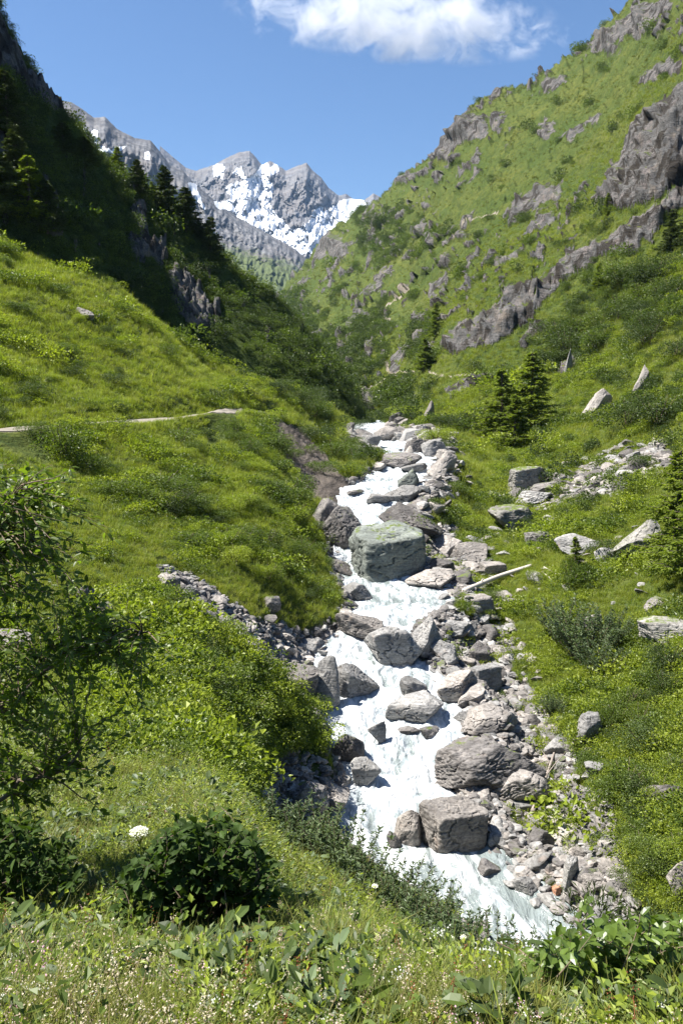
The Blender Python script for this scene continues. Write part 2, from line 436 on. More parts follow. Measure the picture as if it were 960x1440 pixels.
dirt = 1-sstep(_pd, 0.75, 1.15); dirt *= (gX < PATH[-1, 0]+0.5)*(gX > PATH[0, 0])
for pl, wd in (([(543,512),(546,522),(556,530)], 3.2), ([(500,552),(540,532),(560,525),(690,528)], 1.6), ([(532,424),(536,440),(548,452),(540,470)], 1.6), ([(534,440),(545,428),(575,402)], 1.3), ([(640,338),(655,318),(700,300)], 1.2)):
    mm = gY > 120; dd = seg_dist(gU[mm], gV[mm], pl); dirt[mm] = np.maximum(dirt[mm], 1-sstep(dd, wd*0.5, wd))
lumpy = fbm(gU/60, gV/44, 31.0, 4)

# --- relief
amp = np.clip(gY*0.010, 0.02, 4.0)
soft_relief = fbm(gX/(3.0+gY*0.05)*1.0, gY/(3.0+gY*0.05), 1.0, 4)*amp*1.3*(1-_w)*(1-(1-sstep(gD, 0, 2))*gAct)
hum = fbm(gX/0.9, gY/0.9, 3.0, 4)*0.16*sstep(gY, 3, 12)*(1-sstep(gY, 60, 110))*(1-_w)
tuss = fbm(gU/7.0, gV/5.0, 5.0, 3)*gY*0.0040*sstep(gY, 45, 110)*(1-rock)
tuss += (fbm(gU/24, gV/16, 8.0, 3, ridge=True)-0.4)*gY*0.007*sstep(gY, 140, 200)*(1-rock_big)
# angular ledges on rock: beds rising to the right, vertical joints
_mm = rock > 0.01
ledge_n = fbm(gU/26, gV/22, 47.0, 3)
pr = (gU*c + gV*s_); qr = (-gU*s_ + gV*c)
led = np.zeros_like(gU)
pq, qq = pr[_mm], qr[_mm]
w1 = fbm(pq/30, qq/30, 41.0, 3)*14
saw = np.abs((((qq+w1)/11.0) % 1.0) - 0.25); saw2 = (((pq + w1*1.4)/17.0) % 1.0)
led[_mm] = 0.45*saw + 0.35*saw2 + 0.42*fbm(pq/11, qq/5.5, 43.0, 5, gain=0.6) + 0.35*fbm(gU[_mm]/22, gV[_mm]/30, 45.0, 3, ridge=True)
ra = np.minimum(gY*0.010, 4.6)
soft = np.zeros_like(gU); soft[_m] = np.maximum(sstep(acc, -3, 16), hi*0.5)
rz = rock*(0.05 + led*0.75)*ra*(0.35+0.65*soft) + soft*ra*1.5*sstep(ledge_n, -0.3, 0.4)
scr = scree*(fbm(gX/0.55, gY/0.55, 51.0, 4, gain=0.6)*0.22)*sstep(gY, 8, 16)*(1-sstep(gY, 60, 120))
gZ = gZ + soft_relief + hum
# rock stands out square to the slope, so faces steepen instead of spiking upwards
dzl = np.gradient(gZ, axis=0)/np.gradient(gL, axis=0); dza = np.gradient(gZ, axis=1)/np.gradient(gA, axis=1)
zx = dza/gY; zy = (dzl - gA*dza)/gY
for _ in range(3):
    for q_ in (zx, zy): q_[1:-1, 1:-1] = (q_[1:-1, 1:-1]*2+q_[:-2, 1:-1]+q_[2:, 1:-1]+q_[1:-1, :-2]+q_[1:-1, 2:])/6
nl = np.sqrt(1+zx*zx+zy*zy)
gX = gX - rz*zx/nl; gY2 = gY - rz*zy/nl; gZn = gZ + rz/nl
gZ = gZn + tuss + scr - 0.25*scree*(gY > 8)*(1-_w)
gTf = gZ/gY2

def ground_z(x, y):
    a = x/y; l = math.log(y)
    i = int(np.clip(np.searchsorted(A_, a), 1, len(A_)-1)); fa = (a-A_[i-1])/(A_[i]-A_[i-1])
    jl = (l-L_[0])/(L_[1]-L_[0]); j = int(np.clip(jl, 0, len(L_)-2)); fl = jl-j
    return float((gZ[j, i-1]*(1-fa)+gZ[j, i]*fa)*(1-fl) + (gZ[j+1, i-1]*(1-fa)+gZ[j+1, i]*fa)*fl)
def ground_zv(x, y):
    a = x/y; l = np.log(y); i = np.clip(np.searchsorted(A_, a), 1, len(A_)-1); fa = np.clip((a-A_[i-1])/(A_[i]-A_[i-1]), 0, 1)
    jl = (l-L_[0])/(L_[1]-L_[0]); j = np.clip(jl.astype(int), 0, len(L_)-2); fl = jl-j
    g = lambda arr: (arr[j, i-1]*(1-fa)+arr[j, i]*fa)*(1-fl) + (arr[j+1, i-1]*(1-fa)+arr[j+1, i]*fa)*fl
    return g
_in = (gD < 0.2) & (gAct > 0.3)
gTw = np.where(_in, np.maximum(gZ, s_z(gY)+0.02), gZ)/gY2
def hit(u, v, ymin=1.0, ymax=1590.0): return first_hit(u, v, gTw, ymin, ymax)

def mat_ground(name, spur=False):
    t = NT(name)
    p = t.pos()
    rockm, scm, dm, scarm = t.attr('rock'), t.attr('scree'), t.attr('dirt'), t.attr('scar')
    n_big = t.noise(p, 0.05, 5, 0.6); n_mid = t.noise(p, 0.45, 5, 0.65); n_sm = t.noise(p, 5.0, 5, 0.7)
    lump = t.attr('lump')
    g1 = t.mix(t.ramp(n_big, [(0.36, 0.0), (0.62, 1.0)]), (0.066, 0.090, 0.018), (0.115, 0.125, 0.027))
    g1 = t.mix(t.ramp(lump, [(0.35, 0.0), (0.75, 0.75)]), g1, (0.052, 0.080, 0.016))
    g1 = t.mix(t.ramp(n_mid, [(0.38, 0.85), (0.55, 0.0)]), g1, (0.034, 0.054, 0.012))
    g1 = t.mix(t.ramp(n_sm, [(0.35, 0.55), (0.55, 0.0)]), g1, (0.045, 0.070, 0.015))
    g1 = t.mix(t.ramp(n_sm, [(0.60, 0.0), (0.78, 0.5)]), g1, (0.17, 0.175, 0.05))
    rv = t.pos((1, 1, 1), rot=(0.3, 0.5, 0.2))
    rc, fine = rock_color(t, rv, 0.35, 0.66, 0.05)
    vor = t.n('TexVoronoi', feature='F1'); vor.inputs['Scale'].default_value = 0.9; t.l(t.pos((1, 1, 1.6), rot=(0, 0.6, 0)), vor.inputs['Vector'])
    bands = t.noise(t.pos((0.5, 0.5, 3.2), rot=(0.2, 0.75, 0.0)), 0.55, 7, 0.7, 0.5)
    rc = t.mix(t.ramp(bands, [(0.40, 0.7), (0.53, 0.0)]), rc, (0.075, 0.072, 0.070))
    # gravel
    v2 = t.n('TexVoronoi', feature='F1'); v2.inputs['Scale'].default_value = 5.5; t.l(p, v2.inputs['Vector'])
    sx = t.n('SeparateColor'); t.l(v2.outputs['Color'], sx.inputs[0])
    gc = t.ramp(sx.outputs[0], [(0.0, (0.06, 0.057, 0.053)), (0.5, (0.11, 0.104, 0.096)), (1.0, (0.19, 0.18, 0.165))])
    gc = t.mix(t.ramp(v2.outputs['Distance'], [(0.35, 0.0), (0.65, 0.85)]), gc, (0.06, 0.055, 0.05))
    gc = t.mix(t.math('MULTIPLY', scarm, 0.8), gc, (0.12, 0.10, 0.085))
    edge = t.math('ADD', t.math('MULTIPLY', t.math('SUBTRACT', n_mid, 0.5), 1.3), t.math('MULTIPLY', t.math('SUBTRACT', n_sm, 0.5), 0.9))
    def msk(m, lo=0.42, hi=0.60): return t.ramp(t.math('ADD', m, edge), [(lo, 0.0), (hi, 1.0)])
    c = t.mix(msk(scm), g1, gc)
    strk = t.noise(t.pos((1.0, 1.0, 0.35), rot=(0.5, 0.6, 0.0)), 0.16, 6, 0.7, 0.8)
    rc = t.mix(t.ramp(strk, [(0.45, 0.95), (0.50, 0.0)]), rc, (0.038, 0.033, 0.028))  # dark streaks: shade of crevices and overhangs painted into the rock colour
    rc = t.mix(t.ramp(strk, [(0.56, 0.0), (0.66, 0.6)]), rc, (0.20, 0.165, 0.13))
    gn = t.n('NewGeometry'); sxn = t.n('SeparateXYZ'); t.l(gn.outputs['Normal'], sxn.inputs[0])
    ledge = t.ramp(t.math('ADD', sxn.outputs['Z'], t.math('MULTIPLY', t.math('SUBTRACT', n_mid, 0.5), 0.9)), [(0.90, 0.0), (0.98, 0.9)])
    rm = t.math('MULTIPLY', msk(rockm, 0.45, 0.55), t.math('SUBTRACT', 1.0, ledge))
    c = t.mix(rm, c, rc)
    dc = t.mix(n_sm, (0.20, 0.175, 0.14), (0.30, 0.265, 0.22))
    c = t.mix(t.ramp(t.math('ADD', dm, t.math('MULTIPLY', edge, 0.35)), [(0.45, 0.0), (0.6, 1.0)]), c, dc)
    b = t.bump(n_sm, 0.12, 0.8)
    b = t.bump(n_mid, 0.5, 0.8, b)
    b = t.bump(bands, 1.8, 0.6, b)
    b = t.bump(t.math('MULTIPLY', strk, rockm), 3.0, 0.6, b)
    return t.done(t.bsdf(c, 0.95, b, 0.1))
M_GROUND = mat_ground('ground_cover')
V = np.stack([gX, gY2, gZ], -1).reshape(-1, 3)
ground = mesh_obj('ground', V, grid_faces(*gX.shape), M_GROUND, attrs={'rock': rock.ravel(), 'scree': scree.ravel(), 'dirt': dirt.ravel(), 'scar': scar.ravel(), 'lump': S(0.5+lumpy*0.6).ravel()})
tag(ground, kind='structure')
# the slope carries on behind the viewpoint
bx = np.linspace(-40, 40, 60); by = np.linspace(-40, 0.75, 40); BX, BY = np.meshgrid(bx, by)
BZ = -1.66 - 0.10*BX*0 + 0.22*np.maximum(-BY-3, 0) - 0.12*np.abs(BX)*sstep(BY, -6, 0.7) + 0.15*fbm(BX/3, BY/3, 0, 3) - 0.05
back = mesh_obj('meadow_terrain', np.stack([BX, BY, BZ], -1).reshape(-1, 3), grid_faces(*BX.shape), M_GROUND, attrs={'lump': np.full(BX.size, 0.5)})
tag(back, kind='structure')
# footpath
s = np.linspace(0, 1, 260); ctl = np.linspace(0, 1, len(PATH))
cx = np.interp(s, ctl, PATH[:, 0]); cyy = np.interp(s, ctl, PATH[:, 1])
for _ in range(8): cx[1:-1] = (cx[:-2]+cx[1:-1]*2+cx[2:])/4; cyy[1:-1] = (cyy[:-2]+cyy[1:-1]*2+cyy[2:])/4
tx, ty = np.gradient(cx), np.gradient(cyy); ln = np.hypot(tx, ty); nx, ny = -ty/ln, tx/ln
W7 = np.linspace(-0.85, 0.85, 7); PX_ = cx[:, None]+nx[:, None]*W7*(1+0.15*fbm(s*40, 0*s, 0, 2))[:, None]; PY_ = cyy[:, None]+ny[:, None]*W7
PZ_ = ground_zv(PX_, PY_)(gZ) + 0.05
t = NT('path_gravel'); n = t.noise(t.pos(), 7, 6, 0.7); n2 = t.noise(t.pos(), 0.7, 3)
c_ = t.mix(n, (0.17, 0.15, 0.125), (0.31, 0.28, 0.24)); c_ = t.mix(t.ramp(n2, [(0.5, 0.0), (0.7, 0.5)]), c_, (0.15, 0.13, 0.10))
M_PATH = t.done(t.bsdf(c_, 0.95, t.bump(n, 0.03, 0.7), 0.1))
path = mesh_obj('path', np.stack([PX_, PY_, PZ_], -1).reshape(-1, 3), grid_faces(*PX_.shape), M_PATH); tag(path, kind='structure')

# ------------------------------------------------------------------ spur on the left, falling steeply towards the stream
SP_TOP = [(-420,-700,118),(-200,-320,120),(-100,-130,124),(-40,-20,126),(0,25,128),(30,88,128),(60,130,130),(100,176,132),(150,226,142),(200,268,150),(250,308,156),(300,352,158),(350,394,160),(400,440,160),(440,486,162),(465,525,164),(500,555,166),(528,592,160),(560,640,158)]
SP_LOW = [(-420,60,88),(-200,190,92),(0,322,97),(130,392,101),(250,472,112),(330,512,116),(420,547,124),(530,603,140),(560,640,145)]
sp_p, sp_v = [], []
def spa(u, v, Y):
    a, t = px_dir(u, v); sp_p.append((float(a), math.log(Y)*1.2)); sp_v.append(float(t))
for u, v, Y in SP_TOP:
    spa(u, v, Y); spa(u, v+35, Y*1.12); spa(u, v+120, Y*1.45); spa(u, v+220, Y*2.2)
for u, v, Y in SP_LOW:
    spa(u, v, Y); spa(u, v+90, Y*0.93)
lowv = lambda u: np.interp(u, [p[0] for p in SP_LOW], [p[1] for p in SP_LOW]); lowY = lambda u: np.interp(u, [p[0] for p in SP_LOW], [p[2] for p in SP_LOW])
topv = lambda u: np.interp(u, [p[0] for p in SP_TOP], [p[1] for p in SP_TOP]); topY = lambda u: np.interp(u, [p[0] for p in SP_TOP], [p[2] for p in SP_TOP])
# intermediate: shelf low down, then cliff, then gentler brow
for u in (-200, -100, 0, 60, 120, 190, 240, 290, 340, 390, 440, 480):
    for k, m in ((0.30, 0.20), (0.55, 0.42), (0.8, 0.72)):
        spa(u, lowv(u)+(topv(u)-lowv(u))*k, lowY(u)+(topY(u)-lowY(u))*m)
SPP = np.array(sp_p); SPW = tps_fit(SPP, np.array(sp_v), 1e-5)
sA = np.linspace(-0.95, 0.13, 720).astype(np.float32); sL = np.linspace(math.log(80), math.log(330), 620).astype(np.float32)
hA, hL = np.meshgrid(sA, sL); hY = np.exp(hL)
ca2 = np.linspace(-0.95, 0.13, 180).astype(np.float32); cl2 = np.linspace(sL[0], sL[-1], 160).astype(np.float32); q1, q2 = np.meshgrid(ca2, cl2)
hT = bil(tps_eval(SPW, SPP, q1, q2*1.2), ca2, cl2, hA, hL)
hX = hA*hY; hZ = hT*hY
_b2 = (hT*CP+SP)/(CP-hT*SP); hV = 720-_b2*F; hU = 480+hA*F*(CP+_b2*SP)
SPR = [[(-60,60),(0,25),(14,60),(40,105),(80,140),(98,168),(60,150),(20,110),(0,90),(-60,120)],
       [(0,190),(30,200),(60,300),(85,345),(60,335),(20,290),(0,280)],[(185,300),(205,300),(215,345),(188,340)],[(180,340),(235,335),(238,368),(190,372)],
       [(236,384),(262,376),(300,430),(300,476),(262,474),(240,430)],[(60,300),(82,296),(90,345),(70,350)],[(300,420),(312,420),(310,468),(300,470)]]
acc = np.full(hU.shape, -60.0, np.float32)
wu, wv = hU+8*fbm(hU/24, hV/24, 61.0, 3), hV+8*fbm(hU/24, hV/24, 65.0, 3)
for pl in SPR: acc = np.maximum(acc, poly_sd(wu, wv, pl))
hr = sstep(acc, -2, 3)
hn = fbm(hU/16, hV/30, 66.0, 4); hr = np.maximum(hr, sstep(hn, 0.36, 0.42)*0.9*sstep(hU, -50, 0))
led2 = fbm(hU/7, hV/16, 67.0, 5, gain=0.62)+0.6*fbm(hU/12, hV/20, 69.0, 3, ridge=True)
hZ = hZ + fbm(hX/14, hY/14, 71.0, 4)*3.2 + fbm(hX/3, hY/3, 73.0, 3)*0.8 + hr*(0.3+led2)*1.9
spur = mesh_obj('hill', np.stack([hX, hY, hZ], -1).reshape(-1, 3), grid_faces(*hX.shape), M_GROUND,
                attrs={'rock': hr.ravel(), 'scree': np.zeros(hr.size), 'dirt': np.zeros(hr.size), 'lump': np.full(hr.size, 0.75)})
tag(spur, kind='structure')
hTf = hZ/hY
def spur_hit(u, v): return first_hit(u, v, hTf, 81, 329, sA, sL)

# ------------------------------------------------------------------ far mountains
def far_mountain(name, top, low, nu, nv, y_back, mat_fn, seed, rough, up=0.35):
    us = np.linspace(top[0][0], top[-1][0], nu); ks = np.linspace(-0.25, 1.0, nv)
    U, K = np.meshgrid(us, ks)
    tv = np.interp(U, [p[0] for p in top], [p[1] for p in top]); tY = np.interp(U, [p[0] for p in top], [p[2] for p in top])
    lv = np.interp(U, [p[0] for p in low], [p[1] for p in low]); lY = np.interp(U, [p[0] for p in low], [p[2] for p in low])
    Kp = np.maximum(K, 0)
    prof = Kp**0.85
    Y = tY + (lY-tY)*prof; vv = tv + (lv-tv)*Kp
    Y = np.where(K < 0, tY + (-K)*y_back*4, Y)
    a, tt_ = px_dir(U, vv); Z = tt_*Y
    Z = np.where(K < 0, Z + K*y_back*2.2, Z)
    X = a*Y
    fade = sstep(Kp, 0.0, 0.10)*(1-0.5*sstep(Kp, 0.85, 1.0))
    p = (U*0.75 - vv*0.66); q = (U*0.66+vv*0.75)
    rid = fbm(U/46+0.3*fbm(U/30, vv/30, seed, 2), vv/70, seed+1.0, 6, gain=0.55, ridge=True)
    fine = fbm(p/9, q/16, seed+3.0, 5, gain=0.6)
    d = (rid*1.0 + fine*0.6 + 0.5*fbm(U/17, vv/30, seed+5.0, 4, ridge=True))*rough
    small = fbm(U/5, vv/9, seed+9, 3)*rough*0.16
    Yn = Y - d*fade*1.4; sc = Yn/Y
    Y2 = Yn; Z = Z*sc - d*fade*0.10 + small*(0.3+fade)*0.6; X = X*sc
    return U, vv, np.stack([X, Y2, Z], -1), rid, K
def mat_mountain(name, grass):
    t = NT(name); p = t.pos((1, 1, 1), rot=(0.2, 0.5, 0.1))
    n1 = t.noise(p, 0.004, 8, 0.68); n2 = t.noise(p, 0.03, 7, 0.72); b = t.noise(t.pos((1, 1, 2.5), rot=(0.1, 0.7, 0)), 0.012, 7, 0.7, 0.6)
    c = t.ramp(n2, [(0.35, (0.10, 0.102, 0.112)), (0.5, (0.165, 0.166, 0.175)), (0.68, (0.25, 0.245, 0.245))])  # rock tinted paler and bluish, distance haze put into the colour
    c = t.mix(t.ramp(b, [(0.42, 0.6), (0.55, 0.0)]), c, (0.06, 0.06, 0.065))
    c = t.mix(t.ramp(n1, [(0.45, 0.0), (0.6, 0.5)]), c, (0.17, 0.15, 0.135))
    if grass:
        ga = t.attr('grassy'); c = t.mix(t.ramp(t.math('ADD', ga, t.math('MULTIPLY', t.math('SUBTRACT', n2, 0.5), 2.2)), [(0.4, 0.0), (0.75, 0.85)]), c, (0.085, 0.115, 0.035))
    sn = t.attr('snow')
    m = t.ramp(t.math('ADD', sn, t.math('MULTIPLY', t.math('SUBTRACT', n2, 0.5), 0.45)), [(0.40, 0.0), (0.56, 1.0)])
    c = t.mix(m, c, (0.62, 0.64, 0.67))
    sinv = t.math('MULTIPLY_ADD', m, -0.85, 1.0); bp = t.bump(t.math('MULTIPLY', b, sinv), 14.0, 0.8); bp = t.bump(t.math('MULTIPLY', n2, sinv), 8.0, 0.7, bp)
    return t.done(t.bsdf(c, 0.9, bp, 0.1))
# grey ridge with two snow patches, its flank running down green to the right
TOPD = [(-80,60,2300),(20,112,2300),(85,141,2300),(100,143,2300),(112,150,2310),(132,165,2330),(148,164,2340),(165,181,2350),(190,194,2370),(212,197,2380),(226,214,2400),(240,232,2420),(258,240,2440),(272,256,2460),(300,280,2500),(330,303,2550),(370,325,2600),(415,350,2650),(450,382,2700),(520,440,2750)]
LOWD = [(-80,460,1500),(200,460,1500),(300,430,1500),(380,420,1500),(450,450,1600),(520,480,1800)]
U, VV, P3, rid, K = far_mountain('m', TOPD, LOWD, 460, 260, 300, None, 81.0, 70.0)
sn = np.zeros_like(U)
for pl in ([(110,178),(120,176),(126,198),(136,203),(128,182),(138,180),(136,200),(158,206),(182,202),(160,212),(128,206),(114,192)],[(205,212),(212,214),(210,222),(203,220)],[(265,255),(275,258),(285,282),(290,292),(276,284)],[(300,282),(340,292),(330,298),(306,292)]):
    sn = np.maximum(sn, sstep(poly_sd(U+3*fbm(U/9, VV/9, 1, 3), VV+3*fbm(U/9, VV/9, 5, 3), pl), -3.0, 2.5))
gr = sstep(VV-np.interp(U, [0, 200, 300, 420], [330, 275, 318, 352]), -5, 40)
mD = mesh_obj('mountain', P3.reshape(-1, 3), grid_faces(*U.shape), mat_mountain('grey_green_mountain', True), attrs={'snow': sn.ravel(), 'grassy': gr.ravel()})
tag(mD, kind='structure')
# dark rib below it
TOPE = [(225,205,4700),(262,236,4700),(275,240,4700),(300,232,4720),(318,222,4740),(336,214,4750),(351,212,4750),(360,221,4760),(368,232,4770),(380,226,4770),(392,233,4780),(402,240,4780),(418,233,4770),(431,229,4760),(441,241,4760),(452,250,4780),(462,264,4800),(476,275,4830),(486,272,4850),(497,280,4880),(512,281,4900),(525,272,4950),(560,290,5000),(640,300,5100)]
LOWE = [(225,420,3300),(400,400,3300),(640,420,3400)]
U, VV, P3, rid, K = far_mountain('m', TOPE, LOWE, 560, 300, 500, None, 91.0, 125.0)
sn = np.zeros_like(U)
wU, wV = U+5*fbm(U/12, VV/12, 11, 4), VV+5*fbm(U/12, VV/12, 15, 4)
for pl in ([(318,262),(345,252),(372,246),(382,262),(378,285),(384,300),(400,312),(418,325),(424,345),(400,336),(372,322),(345,305),(322,296),(300,290),(330,275)],
           [(424,352),(408,338),(420,320),(440,308),(462,294),(482,284),(505,280),(520,300),(480,320),(450,345)],
           [(300,236),(314,232),(312,246),(304,244)],[(350,250),(364,238),(376,230),(372,236),(358,250)],[(330,240),(340,236),(342,246)],[(372,238),(384,232),(390,238),(378,244)],[(440,300),(452,292),(446,300)],[(300,282),(330,288),(360,300),(340,304)]):
    sn = np.maximum(sn, sstep(poly_sd(wU, wV, pl), -6.5, 2.0))
sn *= 0.80+0.4*sstep(fbm(U/9, VV/16, 19, 4), -0.45, -0.2)
mE = mesh_obj('mountain_peaks', P3.reshape(-1, 3), grid_faces(*U.shape), mat_mountain('grey_snowy_mountain', False), attrs={'snow': sn.ravel(), 'grassy': 0*sn.ravel()})
tag(mE, kind='structure')

# ------------------------------------------------------------------ stream water
nS, nT = 1500, 150
sy = np.exp(np.linspace(math.log(9.0), math.log(148), nS)); kt = np.linspace(-0.16, 1.16, nT)
SY, KT = np.meshgrid(sy, kt, indexing='ij')
ql, qr_ = s_left(SY), s_right(SY); wid = qr_-ql
SX = ql + wid*KT; base = s_z(SY)
drop = np.clip(np.gradient(s_z(sy), sy), 0, 0.3)[:, None]
foamy = S(np.interp(SY, [9, 18, 20, 22.5, 24.5, 27, 40, 43, 46, 50, 52, 150], [0.25, 0.35, 0.45, 0.55, 0.85, 1, 1, 0.75, 0.6, 0.8, 1, 1]))
# calmer, stony shallows along the right bank below the boulders
calmr = sstep(KT, 0.45, 0.8)*(1-sstep(SY, 23.5, 25.2))
foamy = foamy*(1-0.75*calmr)
wob = 0.5*fbm(SX/1.2, SY/1.6, 3.0, 3)
chop = fbm(SX/0.8+wob, SY/1.5, 5.0, 4, gain=0.5)*0.26 + fbm(SX/2.4, SY/1.5, 8.0, 2)*0.22 + (fbm(SX/0.35, SY/0.5, 9.5, 4, ridge=True)-0.3)*0.045
SZ = base + chop*(0.25+0.9*foamy)
streak = fbm(SX/0.5+wob*1.2, SY/2.6, 12.0, 5, gain=0.58)
fo = S(foamy*0.76 + 1.15*streak + 1.5*chop*foamy + 0.02)
t = NT('glacier_water')
fa = t.attr('foam'); p = t.pos()
n1 = t.noise(t.pos((1, 0.42, 1)), 2.3, 6, 0.62, 0.8); n2 = t.noise(t.pos((1, 0.5, 1)), 9.0, 4, 0.6)
m = t.ramp(t.math('ADD', fa, t.math('MULTIPLY', t.math('SUBTRACT', n1, 0.5), 1.5)), [(0.22, 0.0), (0.72, 1.0)])
wc = t.mix(n1, (0.12, 0.145, 0.14), (0.27, 0.31, 0.31))
b = t.bump(n2, 0.05, 0.7, t.bump(n1, 0.30, 0.8))
fcol = t.mix(t.ramp(n1, [(0.37, 0.0), (0.60, 1.0)]), (0.27, 0.31, 0.335), (0.60, 0.62, 0.63))
wat = t.bsdf(wc, 0.18, b, 0.5); foam = t.bsdf(fcol, 0.6, b, 0.3)
mx = t.n('MixShader'); t.l(m, mx.inputs[0]); t.l(wat, mx.inputs[1]); t.l(foam, mx.inputs[2])
M_WATER = t.done(mx.outputs[0])
water = mesh_obj('water', np.stack([SX, SY, SZ], -1).reshape(-1, 3), grid_faces(nS, nT), M_WATER, attrs={'foam': fo.ravel()})
tag(water, kind='structure')
def water_z(x, y): return float(s_z(y))
# ------------------------------------------------------------------ boulders and stones
import bmesh
_ico = {}
def ico(sub):
    if sub not in _ico:
        bm = bmesh.new(); bmesh.ops.create_icosphere(bm, subdivisions=sub, radius=1.0)
        _ico[sub] = (np.array([v.co[:] for v in bm.verts]), np.array([[v.index for v in f.verts] for f in bm.faces])); bm.free()
    return _ico[sub]
def rock_verts(seed, sub=5, planes=16, rough=0.05, strata=0.04, tilt=(0.5, 0.3), box=0.0, freq=7.0, flat_top=0.0):
    r = np.random.default_rng(seed); D, Fc = ico(sub)
    if box > 0:
        N = np.array([[1,0,0],[-1,0,0],[0,1,0],[0,-1,0],[0,0,1],[0,0,-1]], float)
        N = N + r.normal(size=N.shape)*0.13; d = np.array([.82,.82,.82,.82,.78,.8])*(1+r.uniform(-.08, .08, 6))
        N2 = r.normal(size=(7, 3)); d2 = r.uniform(1.0, 1.12, 7); N = np.concatenate([N, N2]); d = np.concatenate([d, d2])
    else:
        N = r.normal(size=(planes, 3)); d = r.uniform(0.55, 1.0, planes)
    N /= np.linalg.norm(N, axis=1)[:, None]
    dots = D @ N.T
    q = np.where(dots > 0.05, d/np.maximum(dots, 0.05), 9.0)
    rad = (q**-44.0).sum(1)**(-1/44.0); rad = np.minimum(rad, 1.35)
    P = D*rad[:, None]; o = seed*3.17
    ax = np.array([math.sin(tilt[0]), math.sin(tilt[1])*0.6, math.cos(tilt[0])]); ax /= np.linalg.norm(ax)
    h = P @ ax + 0.12*fbm(P[:, 0]*1.5+o, P[:, 1]*1.5, P[:, 2]*1.5, 3)
    wv = h*freq + 0.5*fbm(P[:, 0]*2+o, P[:, 1]*2, P[:, 2]*2+9, 2)
    st = (wv - np.floor(wv)); st = np.where(st < 0.82, st*0.5, (1-st)*2.2)
    disp = rough*(1.6*fbm(P[:, 0]*1.6+o, P[:, 1]*1.6, P[:, 2]*1.6, 2) + 1.0*fbm(P[:, 0]*4.5+o, P[:, 1]*4.5, P[:, 2]*4.5, 5, gain=0.6))
    disp += strata*(st-0.25)*sstep(fbm(P[:, 0]*1.3+o, P[:, 1]*1.3, P[:, 2]*1.3+4, 2), -0.35, 0.25)
    crack = np.abs(fbm(P[:, 0]*1.9+o+5, P[:, 1]*1.9, P[:, 2]*1.9, 3)); disp -= 0.10*(1-sstep(crack, 0.0, 0.05))*(rough > 0)
    return P + D*disp[:, None], Fc
M_ROCK = mat_rock('schist_grey', (1.22, 1.21, 1.19), 1.0)
M_ROCKG = mat_rock('schist_greenish', (0.86, 0.96, 0.88), 0.8, 0.25)
M_ROCKW = mat_rock('schist_warm', (1.36, 1.27, 1.19), 1.0)
M_ROCKD = mat_rock('schist_dark', (0.74, 0.70, 0.68), 1.0, 0.25)
M_ROCKM = mat_rock('schist_mossy', (1.15, 1.12, 1.05), 1.0, 0.75)
def boulder(bb, label, mat, seed, rot=0.0, kind='', name='boulder', depth=0.8, cat='boulder', sink=0.22, tip=(0, 0), sub=None, group=None, Y=None):
    u0, v0, u1, v1 = bb; uc = (u0+u1)/2
    if Y is None:
        h = hit(uc, v1 - 0.12*(v1-v0), 8); Y = h.y if h else 60
    a, tl = px_dir(uc, v1); a = float(a); tl = float(tl)
    Wd = (u1-u0)/F*Y*1.14; Dp = Wd*depth
    th = math.atan(-float(px_dir(uc, (v0+v1)/2)[1]))
    app = (v1-v0)/F*Y/math.cos(th)
    H = max((app - Dp*math.sin(max(th, 0))*0.8)/math.cos(th), 0.32*Wd)
    kw = dict(planes=15)
    if kind == 'box': kw = dict(box=1.0)
    if kind == 'slab': kw = dict(planes=13, strata=0.07, freq=9)
    if kind == 'strat': kw = dict(planes=14, strata=0.11, freq=8, rough=0.06)
    if kind == 'smooth': kw = dict(planes=20, rough=0.035, strata=0.015)
    if kind == 'fin': kw = dict(planes=9, rough=0.05, strata=0.05)
    if sub is None: sub = 6 if (u1-u0) > 44 else 5
    P, Fc = rock_verts(seed, sub, tilt=(R(-40), 0.3), **kw)
    P = P - (P.max(0)+P.min(0))/2; P /= (P.max(0)-P.min(0))/2
    if kind == 'fin': P[:, 0] *= 1-0.75*np.clip((P[:, 2]+1)/2, 0, 1)**1.2; P[:, 0] += 0.2*P[:, 2]
    if kind == 'tri': P[:, 2] = (P[:, 2]+1)*(1-0.62*np.clip((P[:, 0]+0.35)/1.3, 0, 1))-1
    if kind == 'wedge': P[:, 2] = (P[:, 2]+1)*(1-0.62*np.clip((0.35-P[:, 0])/1.3, 0, 1))-1
    P = P*np.array([Wd/2, Dp/2, H*(1+sink)/2])
    P[:, 2] += H*(1+sink)/2 - H*sink
    if tip != (0, 0):
        M = np.array(Matrix.Rotation(tip[0], 3, 'Y') @ Matrix.Rotation(tip[1], 3, 'X')); P = P @ M.T
    o = mesh_obj(name, P, Fc, mat, smooth=True)
    yb = Y + Dp*0.42; xb = a*Y*(yb/Y)**0.5
    zb = float(px_dir(uc, v1 - 0.10*(v1-v0))[1])*Y
    o.location = (xb, yb, zb); o.rotation_euler = (0, 0, rot)
    tag(o, label, cat, group); return o
